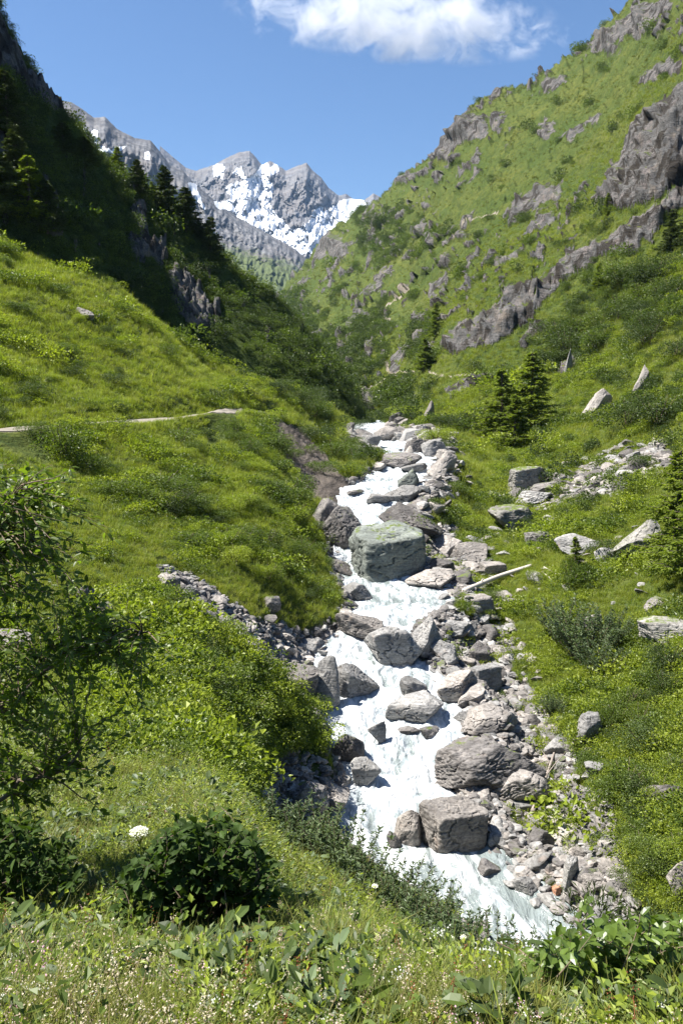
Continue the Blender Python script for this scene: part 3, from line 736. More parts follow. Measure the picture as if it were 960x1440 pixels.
HERO = [
 ((500,738,609,824),'huge block-shaped greenish grey boulder that squeezes the stream into a narrow chute',M_ROCKG,3,0.25,'box',0.9),
 ((536,704,620,760),'dark sloping rock slab directly behind the huge block-shaped boulder',M_ROCKD,5,0.1,'tri',0.9),
 ((438,702,482,762),'dark brown boulder against the grassy left bank, left one of a dark pair',M_ROCKD,7,0.4,'',0.9),
 ((456,712,512,780),'dark rounded boulder with moss edge, right one of the dark pair on the bank',M_ROCKD,8,0.2,'',0.9),
 ((458,780,500,820),'dark wedge-shaped rock at the foot of the narrow chute',M_ROCKD,9,0.1,'tri',0.8),
 ((484,818,524,848),'low flat grey rock on the left bank below the narrow chute',M_ROCK,10,-0.2,'slab',0.9),
 ((474,856,542,912),'pinkish brown slab with grass on top at the left edge of the stream',M_ROCKW,11,0.2,'slab',1.0),
 ((518,872,598,950),'large pale rounded boulder standing at mid-stream above the rapids',M_ROCK,12,0.3,'smooth',0.9),
 ((572,868,622,940),'tall grey rock leaning against the right side of the large pale rounded boulder',M_ROCK,13,0.3,'',0.9),
 ((602,896,656,940),'pale angular rock filling the gap on the right bank beside the mid-stream boulder',M_ROCK,14,0.9,'',0.9),
 ((604,868,662,900),'grey rock with folded banding on the right bank above the rapids',M_ROCK,15,0.5,'strat',0.9),
 ((463,926,536,990),'triangular grey boulder with its tip up on the left edge of the rapids',M_ROCK,16,0.1,'tri',0.8),
 ((541,974,622,1027),'rounded grey boulder surrounded by white water in the middle of the rapids',M_ROCK,17,0.2,'smooth',0.9),
 ((515,1018,544,1050),'thin pale stone tilted in the foam left of the mid-rapids boulder',M_ROCK,18,0.4,'slab',0.5),
 ((560,1024,588,1036),'flat wet stone barely breaking the foam of the rapids',M_ROCKD,118,0.4,'slab',0.8),
 ((588,1020,618,1042),'small dark wet rock just right below the mid-rapids boulder',M_ROCKD,19,0.2,'',0.8),
 ((642,985,726,1042),'white boulder with blue-green streaks on the right edge of the rapids',M_ROCKW,20,0.3,'smooth',0.9),
 ((612,940,668,992),'slanted rock with brown and pale stripes above the white streaked boulder',M_ROCKW,21,0.5,'strat',0.8),
 ((560,950,598,985),'greyish stone with water washing over it beside the rapids',M_ROCK,121,0.5,'smooth',0.8),
 ((612,1038,768,1130),'long brown layered rock with grass tufts on its back beside the stream',M_ROCKD,22,0.15,'strat',0.55),
 ((672,1080,766,1150),'broad smooth pale slab in front of the long brown layered rock',M_ROCKW,23,0.3,'slab',0.8),
 ((716,1124,748,1146),'grey block under the lip of the broad smooth pale slab',M_ROCK,123,0.1,'box',0.8),
 ((597,1133,680,1208),'cube-shaped warm pale boulder standing in the shallows',M_ROCKW,24,0.42,'box',0.8),
 ((546,1138,596,1196),'tilted pale slab leaning left beside the cube-shaped boulder',M_ROCKW,25,0.2,'wedge',0.7),
 ((543,1172,563,1196),'small dark stone at the left foot of the tilted pale slab',M_ROCKD,26,0.2,'',0.8),
 ((671,1208,710,1232),'flat dark wedge of rock at the water line of the gravel bank',M_ROCKD,27,0.3,'tri',0.7),
 ((411,1098,462,1152),'rounded brown boulder under the earthy left bank, left of two',M_ROCKW,28,0.2,'smooth',0.9),
 ((440,1108,494,1157),'rounded brown boulder at the water edge under the earthy left bank, right of two',M_ROCKW,29,0.2,'smooth',0.9),
 ((492,1068,532,1116),'pyramid-shaped grey rock at the left edge of the white water',M_ROCK,30,0.4,'',0.9),
 ((466,1030,514,1084),'dark layered rock on the left bank above the pyramid-shaped rock',M_ROCKD,31,0.4,'strat',0.9),
 ((436,930,476,1008),'grey rock wedged between gravel and stream left of the triangular boulder',M_ROCK,32,0.4,'slab',0.8),
 ((396,932,450,988),'long dark ledge of rock at the lower end of the gravel gully',M_ROCKD,33,-0.5,'slab',0.8),
 ((424,898,462,932),'jagged grey block at the mouth of the gravel gully',M_ROCK,34,0.3,'',0.8),
 ((574,798,642,834),'low pale pinkish rock beside the pool below the huge block-shaped boulder',M_ROCKW,35,0.2,'smooth',0.9),
 ((640,764,690,798),'pale brown flat-sided rock on the right bank, level with the huge block-shaped boulder',M_ROCKW,36,0.4,'slab',0.8),
 ((608,754,650,788),'whitish rock tucked in right beside the huge block-shaped boulder',M_ROCKW,37,0.1,'',0.8),
 ((600,784,640,806),'small grey rock in the shadow right of the huge block-shaped boulder',M_ROCKD,38,0.1,'slab',0.8),
 ((538,682,590,712),'wide grey boulder in the upper stream above the dark sloping slab',M_ROCK,39,0.2,'smooth',0.8),
 ((516,694,546,712),'small grey rock left of the wide boulder in the upper stream',M_ROCK,40,0.2,'',0.8),
 ((558,660,590,690),'striped greenish rock between two arms of the upper cascade',M_ROCKG,41,0.2,'strat',0.8),
 ((598,636,642,672),'pale slanting rock at the right of the upper cascade',M_ROCKW,42,0.5,'wedge',0.8),
 ((538,640,590,660),'dark flat rock crossing the stream above the upper cascade',M_ROCKD,43,0.1,'slab',0.8),
 ((593,620,626,648),'rounded grey boulder on the right bank above the upper cascade',M_ROCK,44,0.2,'',0.8),
 ((564,628,584,648),'pale pointed stone behind the dark flat rock in the upper stream',M_ROCKW,45,0.2,'fin',0.8),
 ((568,618,600,642),'dark rock on the right bank of the upper stream',M_ROCKD,46,0.2,'',0.8),
 ((506,612,536,634),'grey boulder at the uppermost bend of the stream',M_ROCK,47,0.3,'smooth',0.8),
 ((527,600,560,622),'pale rocks heaped at the top bend where the stream vanishes',M_ROCKW,147,0.3,'slab',0.8),
 ((555,608,580,622),'small grey block just right of the top bend of the stream',M_ROCK,148,0.3,'box',0.8),
 ((565,650,600,668),'wet rounded rock under the pale pointed stone of the upper stream',M_ROCK,149,0.3,'smooth',0.8),
 ((690,710,758,750),'wide flat lichen-covered boulder low on the right meadow',M_ROCKM,48,0.1,'slab',0.8),
 ((719,655,770,696),'upright grey boulder with a grassy cap on the right meadow below the larches',M_ROCKM,49,0.1,'',0.8),
 ((742,670,797,700),'dark overhanging slab resting against the grass-capped boulder',M_ROCKD,50,0.0,'wedge',0.7),
 ((726,690,786,716),'broken grey slabs at the foot of the grass-capped boulder',M_ROCK,51,0.3,'strat',0.7),
 ((742,744,790,772),'pale angular boulder beside the flat lichen-covered one',M_ROCKM,52,0.4,'',0.8),
 ((784,762,856,782),'long low pale slab lying in the middle of the right meadow',M_ROCK,53,0.05,'slab',0.6),
 ((864,728,930,790),'large triangular lichen-stained boulder beside the right-hand larch',M_ROCKM,54,-0.1,'wedge',0.8),
 ((886,517,919,556),'pale grey pointed fin of rock high on the right meadow',M_ROCKW,55,0.2,'fin',0.5),
 ((820,546,858,590),'narrow pale shard tilted up the slope left of the pointed fin',M_ROCKW,56,0.2,'wedge',0.5),
 ((595,566,613,594),'small upright pale shard near the foot of the larches slope',M_ROCKW,57,0.2,'fin',0.5),
 ((902,866,975,912),'long weathered boulder at the right edge between the bushes',M_ROCKM,58,-0.2,'slab',0.8),
 ((812,864,844,898),'pale upright stone behind the grey-green bushes',M_ROCKW,59,0.2,'',0.7),
 ((905,1100,975,1142),'dark brown rock sticking out of the bright green bank at the right edge',M_ROCKD,60,-0.35,'strat',0.6),
 ((932,1216,990,1272),'smooth pinkish rock at the right edge low down',M_ROCKW,61,0.2,'smooth',0.7),
 ((818,1072,854,1102),'grey slab at the top of the gravel bank under the bright green bank',M_ROCK,62,0.3,'slab',0.8),
 ((808,1006,852,1052),'long pale ridge of rock between rubble and bright green bank',M_ROCK,63,0.7,'slab',0.6),
 ((-25,884,38,914),'weathered brown rock at the left edge among the alder leaves',M_ROCKW,64,0.2,'slab',0.7),
 ((244,1058,270,1082),'brown rock sticking out below the green mound, left one',M_ROCKD,65,0.2,'slab',0.7),
 ((300,1056,316,1080),'narrow upright brown rock below the green mound',M_ROCKD,66,0.2,'fin',0.7),
 ((110,824,135,858),'dark jagged rock at the top of the rocky gully left of the gravel',M_ROCKD,67,0.2,'',0.8),
 ((130,848,166,892),'dark broken rock at the foot of the rocky gully left of the gravel',M_ROCKD,68,0.2,'strat',0.8),
 ((218,806,252,834),'whitish weathered rock at the upper end of the gravel gully',M_ROCKW,69,-0.4,'slab',0.8),
 ((252,822,278,846),'grey flat-faced rock beside the whitish one at the gully head',M_ROCK,70,0.4,'slab',0.8),
 ((366,838,396,868),'dark rock half buried in grass above the gravel gully',M_ROCKD,71,0.4,'',0.8),
 ((108,434,134,452),'flat pale rock lying on the upper left meadow',M_ROCKW,72,-0.5,'slab',0.8),
 ((792,494,806,526),'thin grey rock rib rising out of the bushes on the right slope',M_ROCK,73,0.3,'fin',0.6),
 ((655,838,692,866),'reddish brown block in the rubble right of the pool',M_ROCKW,74,0.3,'box',0.8),
 ((676,790,708,812),'pink slab with a straight edge above the fallen log',M_ROCKW,75,0.3,'box',0.8),
 ((640,1000,668,1022),'grey rock touching the left of the white streaked boulder',M_ROCK,76,0.3,'',0.8),
 ((655,905,690,940),'brown rock in the rubble right of the pale angular rock',M_ROCKD,77,0.3,'strat',0.8),
 ((660,935,700,975),'grey block in the rubble right of the slanted striped rock',M_ROCK,78,0.5,'box',0.8),
 ((700,1000,728,1030),'grey leaning slab touching the right end of the white streaked boulder',M_ROCK,79,0.9,'slab',0.7),
 ((766,1040,800,1070),'grey angular rock above the driftwood branch',M_ROCK,80,0.3,'',0.8),
 ((740,1158,778,1198),'rusty brown pointed block on the gravel bank',M_ROCKD,81,0.4,'wedge',0.8),
 ((788,1212,816,1258),'tall pale flat stone standing on the gravel bank',M_ROCK,82,0.5,'slab',0.6),
 ((815,1228,870,1262),'wide pale flat stone on the lower gravel bank',M_ROCKW,83,0.1,'slab',0.7),
 ((832,1268,878,1306),'large grey slab at the lower end of the gravel bank',M_ROCK,84,0.3,'slab',0.7),
 ((776,1246,792,1266),'small orange-brown stone among grey ones on the gravel bank',mat_rock('schist_rusty',(2.1,1.15,0.75)),85,0.3,'box',0.8),
 ((722,1236,756,1262),'rounded grey stone at the water edge of the gravel bank',M_ROCK,86,0.3,'',0.8),
 ((800,1190,830,1212),'pale oval stone on the upper gravel bank',M_ROCKW,87,0.1,'smooth',0.8),
]
LM = [('huge block-shaped boulder',555,782),('large pale mid-stream boulder',558,910),('mid-rapids boulder',581,1000),('triangular stream boulder',500,960),('white streaked boulder',684,1015),
 ('long brown layered rock',685,1085),('cube-shaped pale boulder',638,1170),('pyramid-shaped rock',512,1092),('pair of earthy bank boulders',452,1128),('pinkish left bank slab',508,884),
 ('long fallen log',700,818),('grass-capped boulder',745,676),('flat lichen-covered boulder',724,730),('large triangular lichen boulder',897,760),('long low meadow slab',820,772),('weathered right edge boulder',935,890),
 ('pale upright stone',828,880),('long pale rock ridge',830,1030),('tall standing gravel stone',802,1235),('large slab ending the gravel',855,1287),('dark brown bank rock',935,1120),('dark left bank pair',475,740),
 ('wide upper stream boulder',564,698),('dark flat crossing rock',564,650),('topmost stream bend',530,612),('landslide scar',440,655),('foot of the larch clump',722,636),('left slope path',150,595),('path corner',320,580),
 ('pale gully head rock',236,820),('dark rocky gully',138,860),('flat pale meadow rock',121,444),('pointed rock fin',902,540),('rock band on the right slope',700,470),('willow shrub group',822,930),('pale oval gravel stone',815,1200),('fallen larch-side slab',668,548),('narrow tilted shard',838,568),('dark mid-stream slab below spur',515,560)]
LM = LM[:-1]
REG = []
def lm_register(o, u, v, desc): REG.append((o, u, v, desc))
ORD = ['nearest', 'second nearest', 'third nearest', 'fourth nearest', 'fifth nearest', 'sixth nearest', 'seventh nearest', 'eighth nearest', 'ninth nearest', 'tenth nearest', 'eleventh nearest', 'twelfth nearest', 'thirteenth nearest', 'fourteenth nearest', 'fifteenth nearest', 'sixteenth nearest', 'seventeenth nearest', 'eighteenth nearest']
def lm_finish():
    groups = {}
    for o, u, v, desc in REG:
        d = [(math.hypot(u-lu, (v-lv)), nm, lu, lv) for nm, lu, lv in LM]; dd, nm, lu, lv = min(d)
        du, dv = u-lu, v-lv
        rel = ('to the right of' if du > 0 else 'to the left of') if abs(du) > abs(dv) else ('in front of' if dv > 0 else 'behind')
        groups.setdefault((desc, rel, nm), []).append((dd, o))
    for (desc, rel, nm), lst in groups.items():
        lst.sort(key=lambda q: q[0])
        for i, (_, o) in enumerate(lst):
            o['label'] = f"{desc} {rel} the {nm}" if len(lst) == 1 else f"{ORD[min(i, 17)]} {desc} {rel} the {nm}"
boulders = []
for bb, lab, m, sd_, rot, kd, dp in HERO:
    boulders.append(boulder(bb, lab, m, sd_, rot, kd, depth=dp, name='boulder' if (bb[2]-bb[0]) > 34 else 'rock', cat='boulder' if (bb[2]-bb[0]) > 34 else 'rock'))

# smaller stones: eight shapes, many sizes
STONES = []
for i in range(10):
    P, Fc = rock_verts(200+i, 4, planes=[9, 12, 14, 10, 12][i % 5], rough=0.05, strata=0.05, freq=5)
    P *= np.array([1.0, [0.7, 0.9, 0.6, 0.8, 1.0][i % 5], [0.30, 0.5, 0.38, 0.62, 0.28][i % 5]])
    STONES.append((P, Fc))
MST = [M_ROCK, M_ROCKW, M_ROCK, M_ROCKG, M_ROCKD]
smesh = []
for i, (P, Fc) in enumerate(STONES):
    for m in ([M_ROCK, M_ROCKW] if i % 2 else [M_ROCK, M_ROCKD]):
        o = mesh_obj('stone', P, Fc, m, link=False); smesh.append(o.data)
def sample_px(poly, n, seed):
    r = np.random.default_rng(seed); pl = np.array(poly); out = []
    while len(out) < n:
        u = r.uniform(pl[:, 0].min(), pl[:, 0].max(), 400); v = r.uniform(pl[:, 1].min(), pl[:, 1].max(), 400)
        k = poly_sd(u, v, poly) > 0; out += list(zip(u[k], v[k]))
    return out[:n]
def place_stone(u, v, size_px, name, label, cat, group, r, flat=0.3, wet=False):
    p = hit(u, v, 9)
    if p is None: return None
    mi_ = int(r.integers(len(smesh))); o = bpy.data.objects.new(name, smesh[mi_]); COL.objects.link(o)
    s = size_px/2/F*p.y
    o.location = (p.x, p.y, p.z + s*0.12); o.scale = (s*r.uniform(.8, 1.2), s*r.uniform(.75, 1.1), s*r.uniform(.8, 1.3))
    o.rotation_euler = (r.normal()*flat, r.normal()*flat + 0.15, r.uniform(0, 6.28))
    tag(o, label, cat, group)
    colr = 'grey' if mi_ % 2 == 0 else ('pale' if (mi_//2) % 2 else 'dark')
    szw = 'small' if size_px < 14 else 'middling' if size_px < 24 else 'big'
    lm_register(o, u, v, f'{szw} {colr} stone'); return o
r_ = np.random.default_rng(44)
ZR = [
 ([(640,1140),(700,1165),(760,1160),(820,1180),(870,1230),(880,1300),(850,1320),(800,1290),(740,1270),(700,1230),(680,1180)], 64, (14, 52), 'grey flat stone on the gravel bank at the lower right of the stream', 'stones on the gravel bank'),
 ([(620,900),(700,880),(730,960),(770,1020),(800,1060),(760,1050),(700,990),(640,960)], 40, (14, 46), 'angular rubble block on the right bank beside the rapids', 'rubble blocks beside the rapids'),
 ([(610,820),(650,800),(700,830),(720,880),(640,900),(620,860)], 26, (14, 42), 'grey rubble block on the right bank beside the pool', 'rubble blocks beside the pool'),
 ([(800,700),(840,660),(930,615),(950,650),(900,690),(820,705),(790,690)], 34, (12, 34), 'pale flat slab in the slab field up on the right meadow', 'slabs strewn on the right meadow'),
 ([(640,700),(700,690),(960,760),(960,860),(860,900),(720,860),(680,760)], 54, (9, 34), 'grey stone lying in the grass of the right meadow', 'stones in the right meadow'),
 ([(490,610),(560,600),(660,620),(660,700),(600,740),(590,700),(600,660),(540,640)], 24, (12, 32), 'grey rock heaped along the upper stream', 'rocks along the upper stream'),
 ([(780,1060),(840,1120),(900,1190),(900,1290),(860,1200),(800,1150)], 14, (9, 22), 'pale stone half grown over at the foot of the green bank', 'stones at the foot of the green bank'),
]
for poly, n, (lo, hi_), lab, grp in ZR:
    for u, v in sample_px(poly, n, n*7+1):
        place_stone(u, v, lo+(hi_-lo)*r_.random()**2.2, 'stone', lab, 'stone', grp, r_)
ZL = [
 ([(230,820),(300,850),(380,895),(450,910),(470,950),(430,985),(380,930),(300,870)], 24, (9, 22), 'grey stone in the gravel gully on the left slope', 'stones in the left gully'),
 ([(380,1070),(470,1060),(490,1110),(420,1140),(370,1110)], 8, (9, 22), 'brown stone in the bare earth of the left bank', 'stones in the left bank'),
 ([(80,640),(300,640),(420,780),(300,800),(140,740)], 8, (7, 14), 'small pale stone on the left slope below the path', 'stones below the path'),
 ([(484,660),(500,690),(505,740),(485,700)], 4, (10, 20), 'dark stone at the left edge of the upper stream', 'stones at the left of the upper stream'),
]
for poly, n, (lo, hi_), lab, grp in ZL:
    for u, v in sample_px(poly, n, n*11+3):
        place_stone(u, v, lo+(hi_-lo)*r_.random()**2, 'stone', lab, 'stone', grp, r_)

# ---- instancing of uncountable small stuff: one mesh of points with a node group that puts small meshes on them
def proto_collection(name, objs):
    c = bpy.data.collections.new(name)
    for o in objs: c.objects.link(o)
    return c
def scatter(name, coll, pts, scl, rots):
    me = bpy.data.meshes.new(name); me.vertices.add(len(pts)); me.vertices.foreach_set('co', np.asarray(pts, np.float32).ravel())
    me.attributes.new('scl', 'FLOAT', 'POINT').data.foreach_set('value', np.asarray(scl, np.float32))
    me.attributes.new('rot', 'FLOAT_VECTOR', 'POINT').data.foreach_set('vector', np.asarray(rots, np.float32).ravel())
    o = bpy.data.objects.new(name, me); COL.objects.link(o)
    g = bpy.data.node_groups.new(name, 'GeometryNodeTree')
    g.interface.new_socket('Geometry', in_out='INPUT', socket_type='NodeSocketGeometry')
    g.interface.new_socket('Geometry', in_out='OUTPUT', socket_type='NodeSocketGeometry')
    gi = g.nodes.new('NodeGroupInput'); go = g.nodes.new('NodeGroupOutput')
    ci = g.nodes.new('GeometryNodeCollectionInfo'); ci.inputs['Collection'].default_value = coll
    ci.inputs['Separate Children'].default_value = True; ci.inputs['Reset Children'].default_value = True
    ip = g.nodes.new('GeometryNodeInstanceOnPoints'); ip.inputs['Pick Instance'].default_value = True
    rv_ = g.nodes.new('FunctionNodeRandomValue'); rv_.data_type = 'INT'
    for s_k in rv_.inputs:
        if s_k.type == 'INT' and s_k.name == 'Min': s_k.default_value = 0
        if s_k.type == 'INT' and s_k.name == 'Max': s_k.default_value = len(coll.objects)-1
    ro = g.nodes.new('GeometryNodeInputNamedAttribute'); ro.data_type = 'FLOAT_VECTOR'; ro.inputs['Name'].default_value = 'rot'
    sc_ = g.nodes.new('GeometryNodeInputNamedAttribute'); sc_.data_type = 'FLOAT'; sc_.inputs['Name'].default_value = 'scl'
    e2r = g.nodes.new('FunctionNodeEulerToRotation')
    L = g.links.new
    L(gi.outputs[0], ip.inputs['Points']); L(ci.outputs[0], ip.inputs['Instance'])
    L([q for q in rv_.outputs if q.type == 'INT'][0], ip.inputs['Instance Index'])
    L(ro.outputs['Attribute'], e2r.inputs[0]); L(e2r.outputs[0], ip.inputs['Rotation']); L(sc_.outputs['Attribute'], ip.inputs['Scale'])
    L(ip.outputs[0], go.inputs[0])
    md = o.modifiers.new('scatter', 'NODES'); md.node_group = g
    tag(o, kind='stuff'); return o
def grid_at(arr, x, y): return ground_zv(x, y)(arr)
def ground_pts(n, y0, y1, seed, a0=-0.52, a1=0.52, power=0.0):
    """points on the valley ground, evenly spread over direction and log distance"""
    r = np.random.default_rng(seed); a = r.uniform(a0, a1, n); l = r.uniform(math.log(y0), math.log(y1), n); y = np.exp(l); x = a*y
    f = ground_zv(x, y); return x, y, f, r
small = []
for i in (0, 1, 2, 3, 4, 5, 6, 7):
    P, Fc = rock_verts(300+i, 2, planes=9, rough=0.03, strata=0.0); P *= np.array([1, 0.8, 0.45+0.1*(i % 3)])
    small.append(mesh_obj('pebble', P, Fc, [M_ROCK, M_ROCKD, M_ROCKW, M_ROCKD][i % 4], smooth=False, link=False))
CPEB = proto_collection('pebbles', small)
mid = []
for i in range(12):
    P, Fc = rock_verts(400+i, 3, planes=[8, 10, 12][i % 3], rough=0.04, strata=0.03); P *= np.array([1, [0.6, .8, .95][i % 3], [0.28, 0.4, 0.55, 0.35][i % 4]])
    mid.append(mesh_obj('rubble_piece', P, Fc, [M_ROCK, M_ROCKW, M_ROCK, M_ROCKD, M_ROCKW, M_ROCK][i % 6], smooth=False, link=False))
CRUB = proto_collection('rubble_pieces', mid)
pts_, sc_l = [], []
rq = np.random.default_rng(77)
for poly, n, lo, hi_ in [([(590,850),(700,840),(765,960),(830,1070),(880,1180),(905,1320),(780,1330),(640,1180),(610,1000)], 1150, 9, 26),([(600,750),(690,760),(700,850),(620,840)], 120, 8, 22),([(222,800),(270,806),(350,860),(460,900),(480,960),(430,990),(330,890),(240,845)], 330, 6, 15),
                         ([(700,700),(780,655),(930,612),(958,655),(880,695),(760,722)], 260, 7, 20),([(480,605),(560,595),(640,615),(650,680),(600,730),(570,700),(540,640)], 160, 6, 15),([(380,1065),(470,1050),(495,1110),(430,1150),(365,1120)], 90, 7, 16)]:
    for u, v in sample_px(poly, n, n+5):
        h = hit(u, v, 9)
        if h is None: continue
        if h.x > s_left(h.y)+0.4 and h.x < s_right(h.y)-0.1 and 15 < h.y < 140: continue
        pts_.append((h.x, h.y, h.z)); sc_l.append((lo+(hi_-lo)*rq.random()**2)/2/F*h.y)
n = len(pts_); sc_l = np.array(sc_l); pp_ = np.array(pts_); pp_[:, 2] += sc_l*0.22
rub = scatter('rubble', CRUB, pp_, sc_l, np.stack([rq.normal(size=n)*.35, rq.normal(size=n)*.35, rq.uniform(0, 6.28, n)], -1))
x, y, f, r = ground_pts(150000, 13, 130, 71)
k = (f(scar) < 0.3) & (f(scree) + r.normal(size=len(x))*0.12 > 0.62) & ((f(gD) > -0.15) | (f(gAct) < .3))
x, y, zz = x[k][:26000], y[k][:26000], f(gZ)[k][:26000]
n = len(x); s = y*0.0030*r.lognormal(0, 0.5, n)*1.1 + 0.015
scatter('gravel', CPEB, np.stack([x, y, zz+s*0.2], -1), s, np.stack([r.normal(size=n)*.35, r.normal(size=n)*.35, r.uniform(0, 6.28, n)], -1))
# ------------------------------------------------------------------ plants
def unit(a): return a/np.maximum(np.linalg.norm(a, axis=-1, keepdims=True), 1e-9)
def leaves(P, D, N, Ln, Wd, kind='diamond', fold=0.25, curl=0.15):
    P = np.asarray(P, float); D = unit(np.asarray(D, float)); S_ = unit(np.cross(D, N)); N = np.cross(S_, D)
    Ln = np.broadcast_to(Ln, len(P))[:, None]; Wd = np.broadcast_to(Wd, len(P))[:, None]
    if kind == 'diamond':
        pts = [P, P + D*Ln*0.45 + S_*Wd*0.5 + N*Wd*fold, P + D*Ln - N*Ln*curl, P + D*Ln*0.45 - S_*Wd*0.5 + N*Wd*fold]
        T = [(0, 1, 2), (0, 2, 3)]
    else:
        w1, w2 = (0.46, 0.44) if kind == 'ovate' else (0.40, 0.30) if kind == 'lance' else (0.34, 0.50)
        t1, t2 = (0.28, 0.68)
        b = P; m1 = P + D*Ln*t1; m2 = P + D*Ln*t2 - N*Ln*curl*0.4; tp = P + D*Ln - N*Ln*curl
        pts = [b, m1 + S_*Wd*w1 + N*Wd*fold*.6, m1, m1 - S_*Wd*w1 + N*Wd*fold*.6, m2 + S_*Wd*w2 + N*Wd*fold*.6, m2, m2 - S_*Wd*w2 + N*Wd*fold*.6, tp]
        T = [(0, 1, 2), (0, 2, 3), (1, 4, 5), (1, 5, 2), (2, 5, 6), (2, 6, 3), (4, 7, 5), (5, 7, 6)]
    k = len(pts); V = np.stack(pts, 1).reshape(-1, 3)
    Fc = (np.arange(len(P))[:, None, None]*k + np.array(T)[None]).reshape(-1, 3)
    return V, Fc
def tube(pts, rad, n=5):
    pts = np.asarray(pts, float); m = len(pts); rad = np.broadcast_to(rad, m)
    d = np.gradient(pts, axis=0); d = unit(d); ref = np.where(np.abs(d[:, 2:3]) > 0.9, [[1.0, 0, 0]], [[0, 0, 1.0]])
    a = unit(np.cross(d, ref)); b = np.cross(d, a); th = np.linspace(0, 2*np.pi, n, endpoint=False)
    V = (pts[:, None] + (a[:, None]*np.cos(th)[None, :, None] + b[:, None]*np.sin(th)[None, :, None])*rad[:, None, None]).reshape(-1, 3)
    Fc = []
    for i in range(m-1):
        for j in range(n):
            p, q = i*n+j, i*n+(j+1) % n; Fc += [(p, q, q+n), (p, q+n, p+n)]
    return V, np.array(Fc)
def merge(parts):
    Vs, Fs, o = [], [], 0
    for V, Fc in parts: Vs.append(V); Fs.append(Fc+o); o += len(V)
    return np.concatenate(Vs), np.concatenate(Fs)
def blades(r, n, rad, h, w, lean=0.5, segs=3):
    ang = r.uniform(0, 6.283, n); rr = rad*np.sqrt(r.random(n)); base = np.stack([rr*np.cos(ang), rr*np.sin(ang), -0.02+0*rr], -1)
    da = r.uniform(0, 6.283, n); hh = h*r.uniform(0.5, 1.15, n); ln = lean*r.uniform(0.2, 1.3, n)
    out = np.stack([np.cos(da), np.sin(da), 0*da], -1); side = np.stack([-np.sin(da), np.cos(da), 0*da], -1)
    rows = []
    for i in range(segs+1):
        t_ = i/segs; c0 = base + out*(ln*hh*t_**2)[:, None] + np.array([0, 0, 1])*(hh*t_*(1-0.25*ln*t_))[:, None]
        if i < segs:
            ww = w*(1-0.75*t_)*0.5; rows += [c0-side*ww, c0+side*ww]
        else: rows += [c0]
    k = len(rows); V = np.stack(rows, 1).reshape(-1, 3); T = []
    for i in range(segs-1): a_ = 2*i; T += [(a_, a_+1, a_+3), (a_, a_+3, a_+2)]
    T += [(k-3, k-2, k-1)]
    return V, (np.arange(n)[:, None, None]*k + np.array(T)[None]).reshape(-1, 3)
def dome(r, n, rad, hgt, L, W, kind='diamond', lobes=5, up=0.5, inner=0.25):
    """leaf cloud over several overlapping lobes standing on the ground"""
    cs = np.stack([r.normal(size=lobes)*rad*0.42, r.normal(size=lobes)*rad*0.42, hgt*r.uniform(0.25, 0.62, lobes)], -1); rs = r.uniform(0.38, 0.62, lobes)
    i = r.integers(0, lobes, n); d = unit(r.normal(size=(n, 3)) + [0, 0, 0.35]); k = 1-inner*r.random(n)**1.5
    P = cs[i] + d*(rs[i]*k)[:, None]*np.array([rad, rad, hgt*0.62]); P[:, 2] = np.abs(P[:, 2])
    ax = unit(d + r.normal(size=(n, 3))*0.7 + [0, 0, up*0.4]); nn = unit(r.normal(size=(n, 3))*0.55 + [0, 0, up+0.5] + d*0.4)
    return leaves(P, ax, nn, L*r.uniform(.6, 1.3, n), W*r.uniform(.7, 1.2, n), kind)

M_GRASS = mat_leaf('meadow_grass_blade', (0.135, 0.180, 0.022), (0.255, 0.265, 0.046), 0.5, 0.42, 0.3)
M_GRASS2 = mat_leaf('fresh_grass_blade', (0.115, 0.170, 0.018), (0.195, 0.230, 0.030), 0.5, 0.42, 0.3)
M_NGRASS = mat_leaf('near_meadow_blade', (0.105, 0.135, 0.025), (0.215, 0.205, 0.05), 0.5, 0.4, 0.2)
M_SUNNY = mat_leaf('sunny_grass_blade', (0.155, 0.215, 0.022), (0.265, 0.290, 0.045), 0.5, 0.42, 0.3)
M_LUSH = mat_leaf('bright_leaf', (0.145, 0.205, 0.018), (0.245, 0.280, 0.034), 0.45, 0.42, 0.35)
M_SHRUB = mat_leaf('shrub_leaf', (0.055, 0.092, 0.015), (0.110, 0.148, 0.024), 0.45, 0.38, 0.35)
M_DARK = mat_leaf('dark_leaf', (0.032, 0.053, 0.014), (0.068, 0.098, 0.022), 0.5, 0.3, 0.3)
M_WILLOW = mat_leaf('grey_green_leaf', (0.065, 0.100, 0.045), (0.125, 0.165, 0.075), 0.5, 0.3, 0.35)
M_ALDER = mat_leaf('alder_leaf', (0.058, 0.100, 0.014), (0.125, 0.175, 0.022), 0.42, 0.5, 0.35)
M_BEECHY = mat_leaf('round_dark_leaf', (0.024, 0.046, 0.010), (0.050, 0.084, 0.016), 0.6, 0.32, 0.14)
M_RIGHTB = mat_leaf('yellow_green_leaf', (0.075, 0.125, 0.022), (0.135, 0.185, 0.035), 0.36, 0.42, 0.5)
M_NEEDLE = mat_leaf('larch_needle', (0.095, 0.135, 0.020), (0.18, 0.22, 0.036), 0.55, 0.5, 0.2)
M_NEEDLED = mat_leaf('spruce_needle', (0.040, 0.060, 0.018), (0.080, 0.105, 0.026), 0.55, 0.2, 0.2)
M_BARK = mat_plain('bark_grey', (0.13, 0.105, 0.085), 0.9, 14, 0.6)
M_TWIG = mat_plain('twig_brown', (0.16, 0.12, 0.085), 0.8, 20, 0.4)
M_DRY = mat_leaf('dry_stalk', (0.28, 0.22, 0.11), (0.36, 0.30, 0.16), 0.7, 0.3, 0.1)
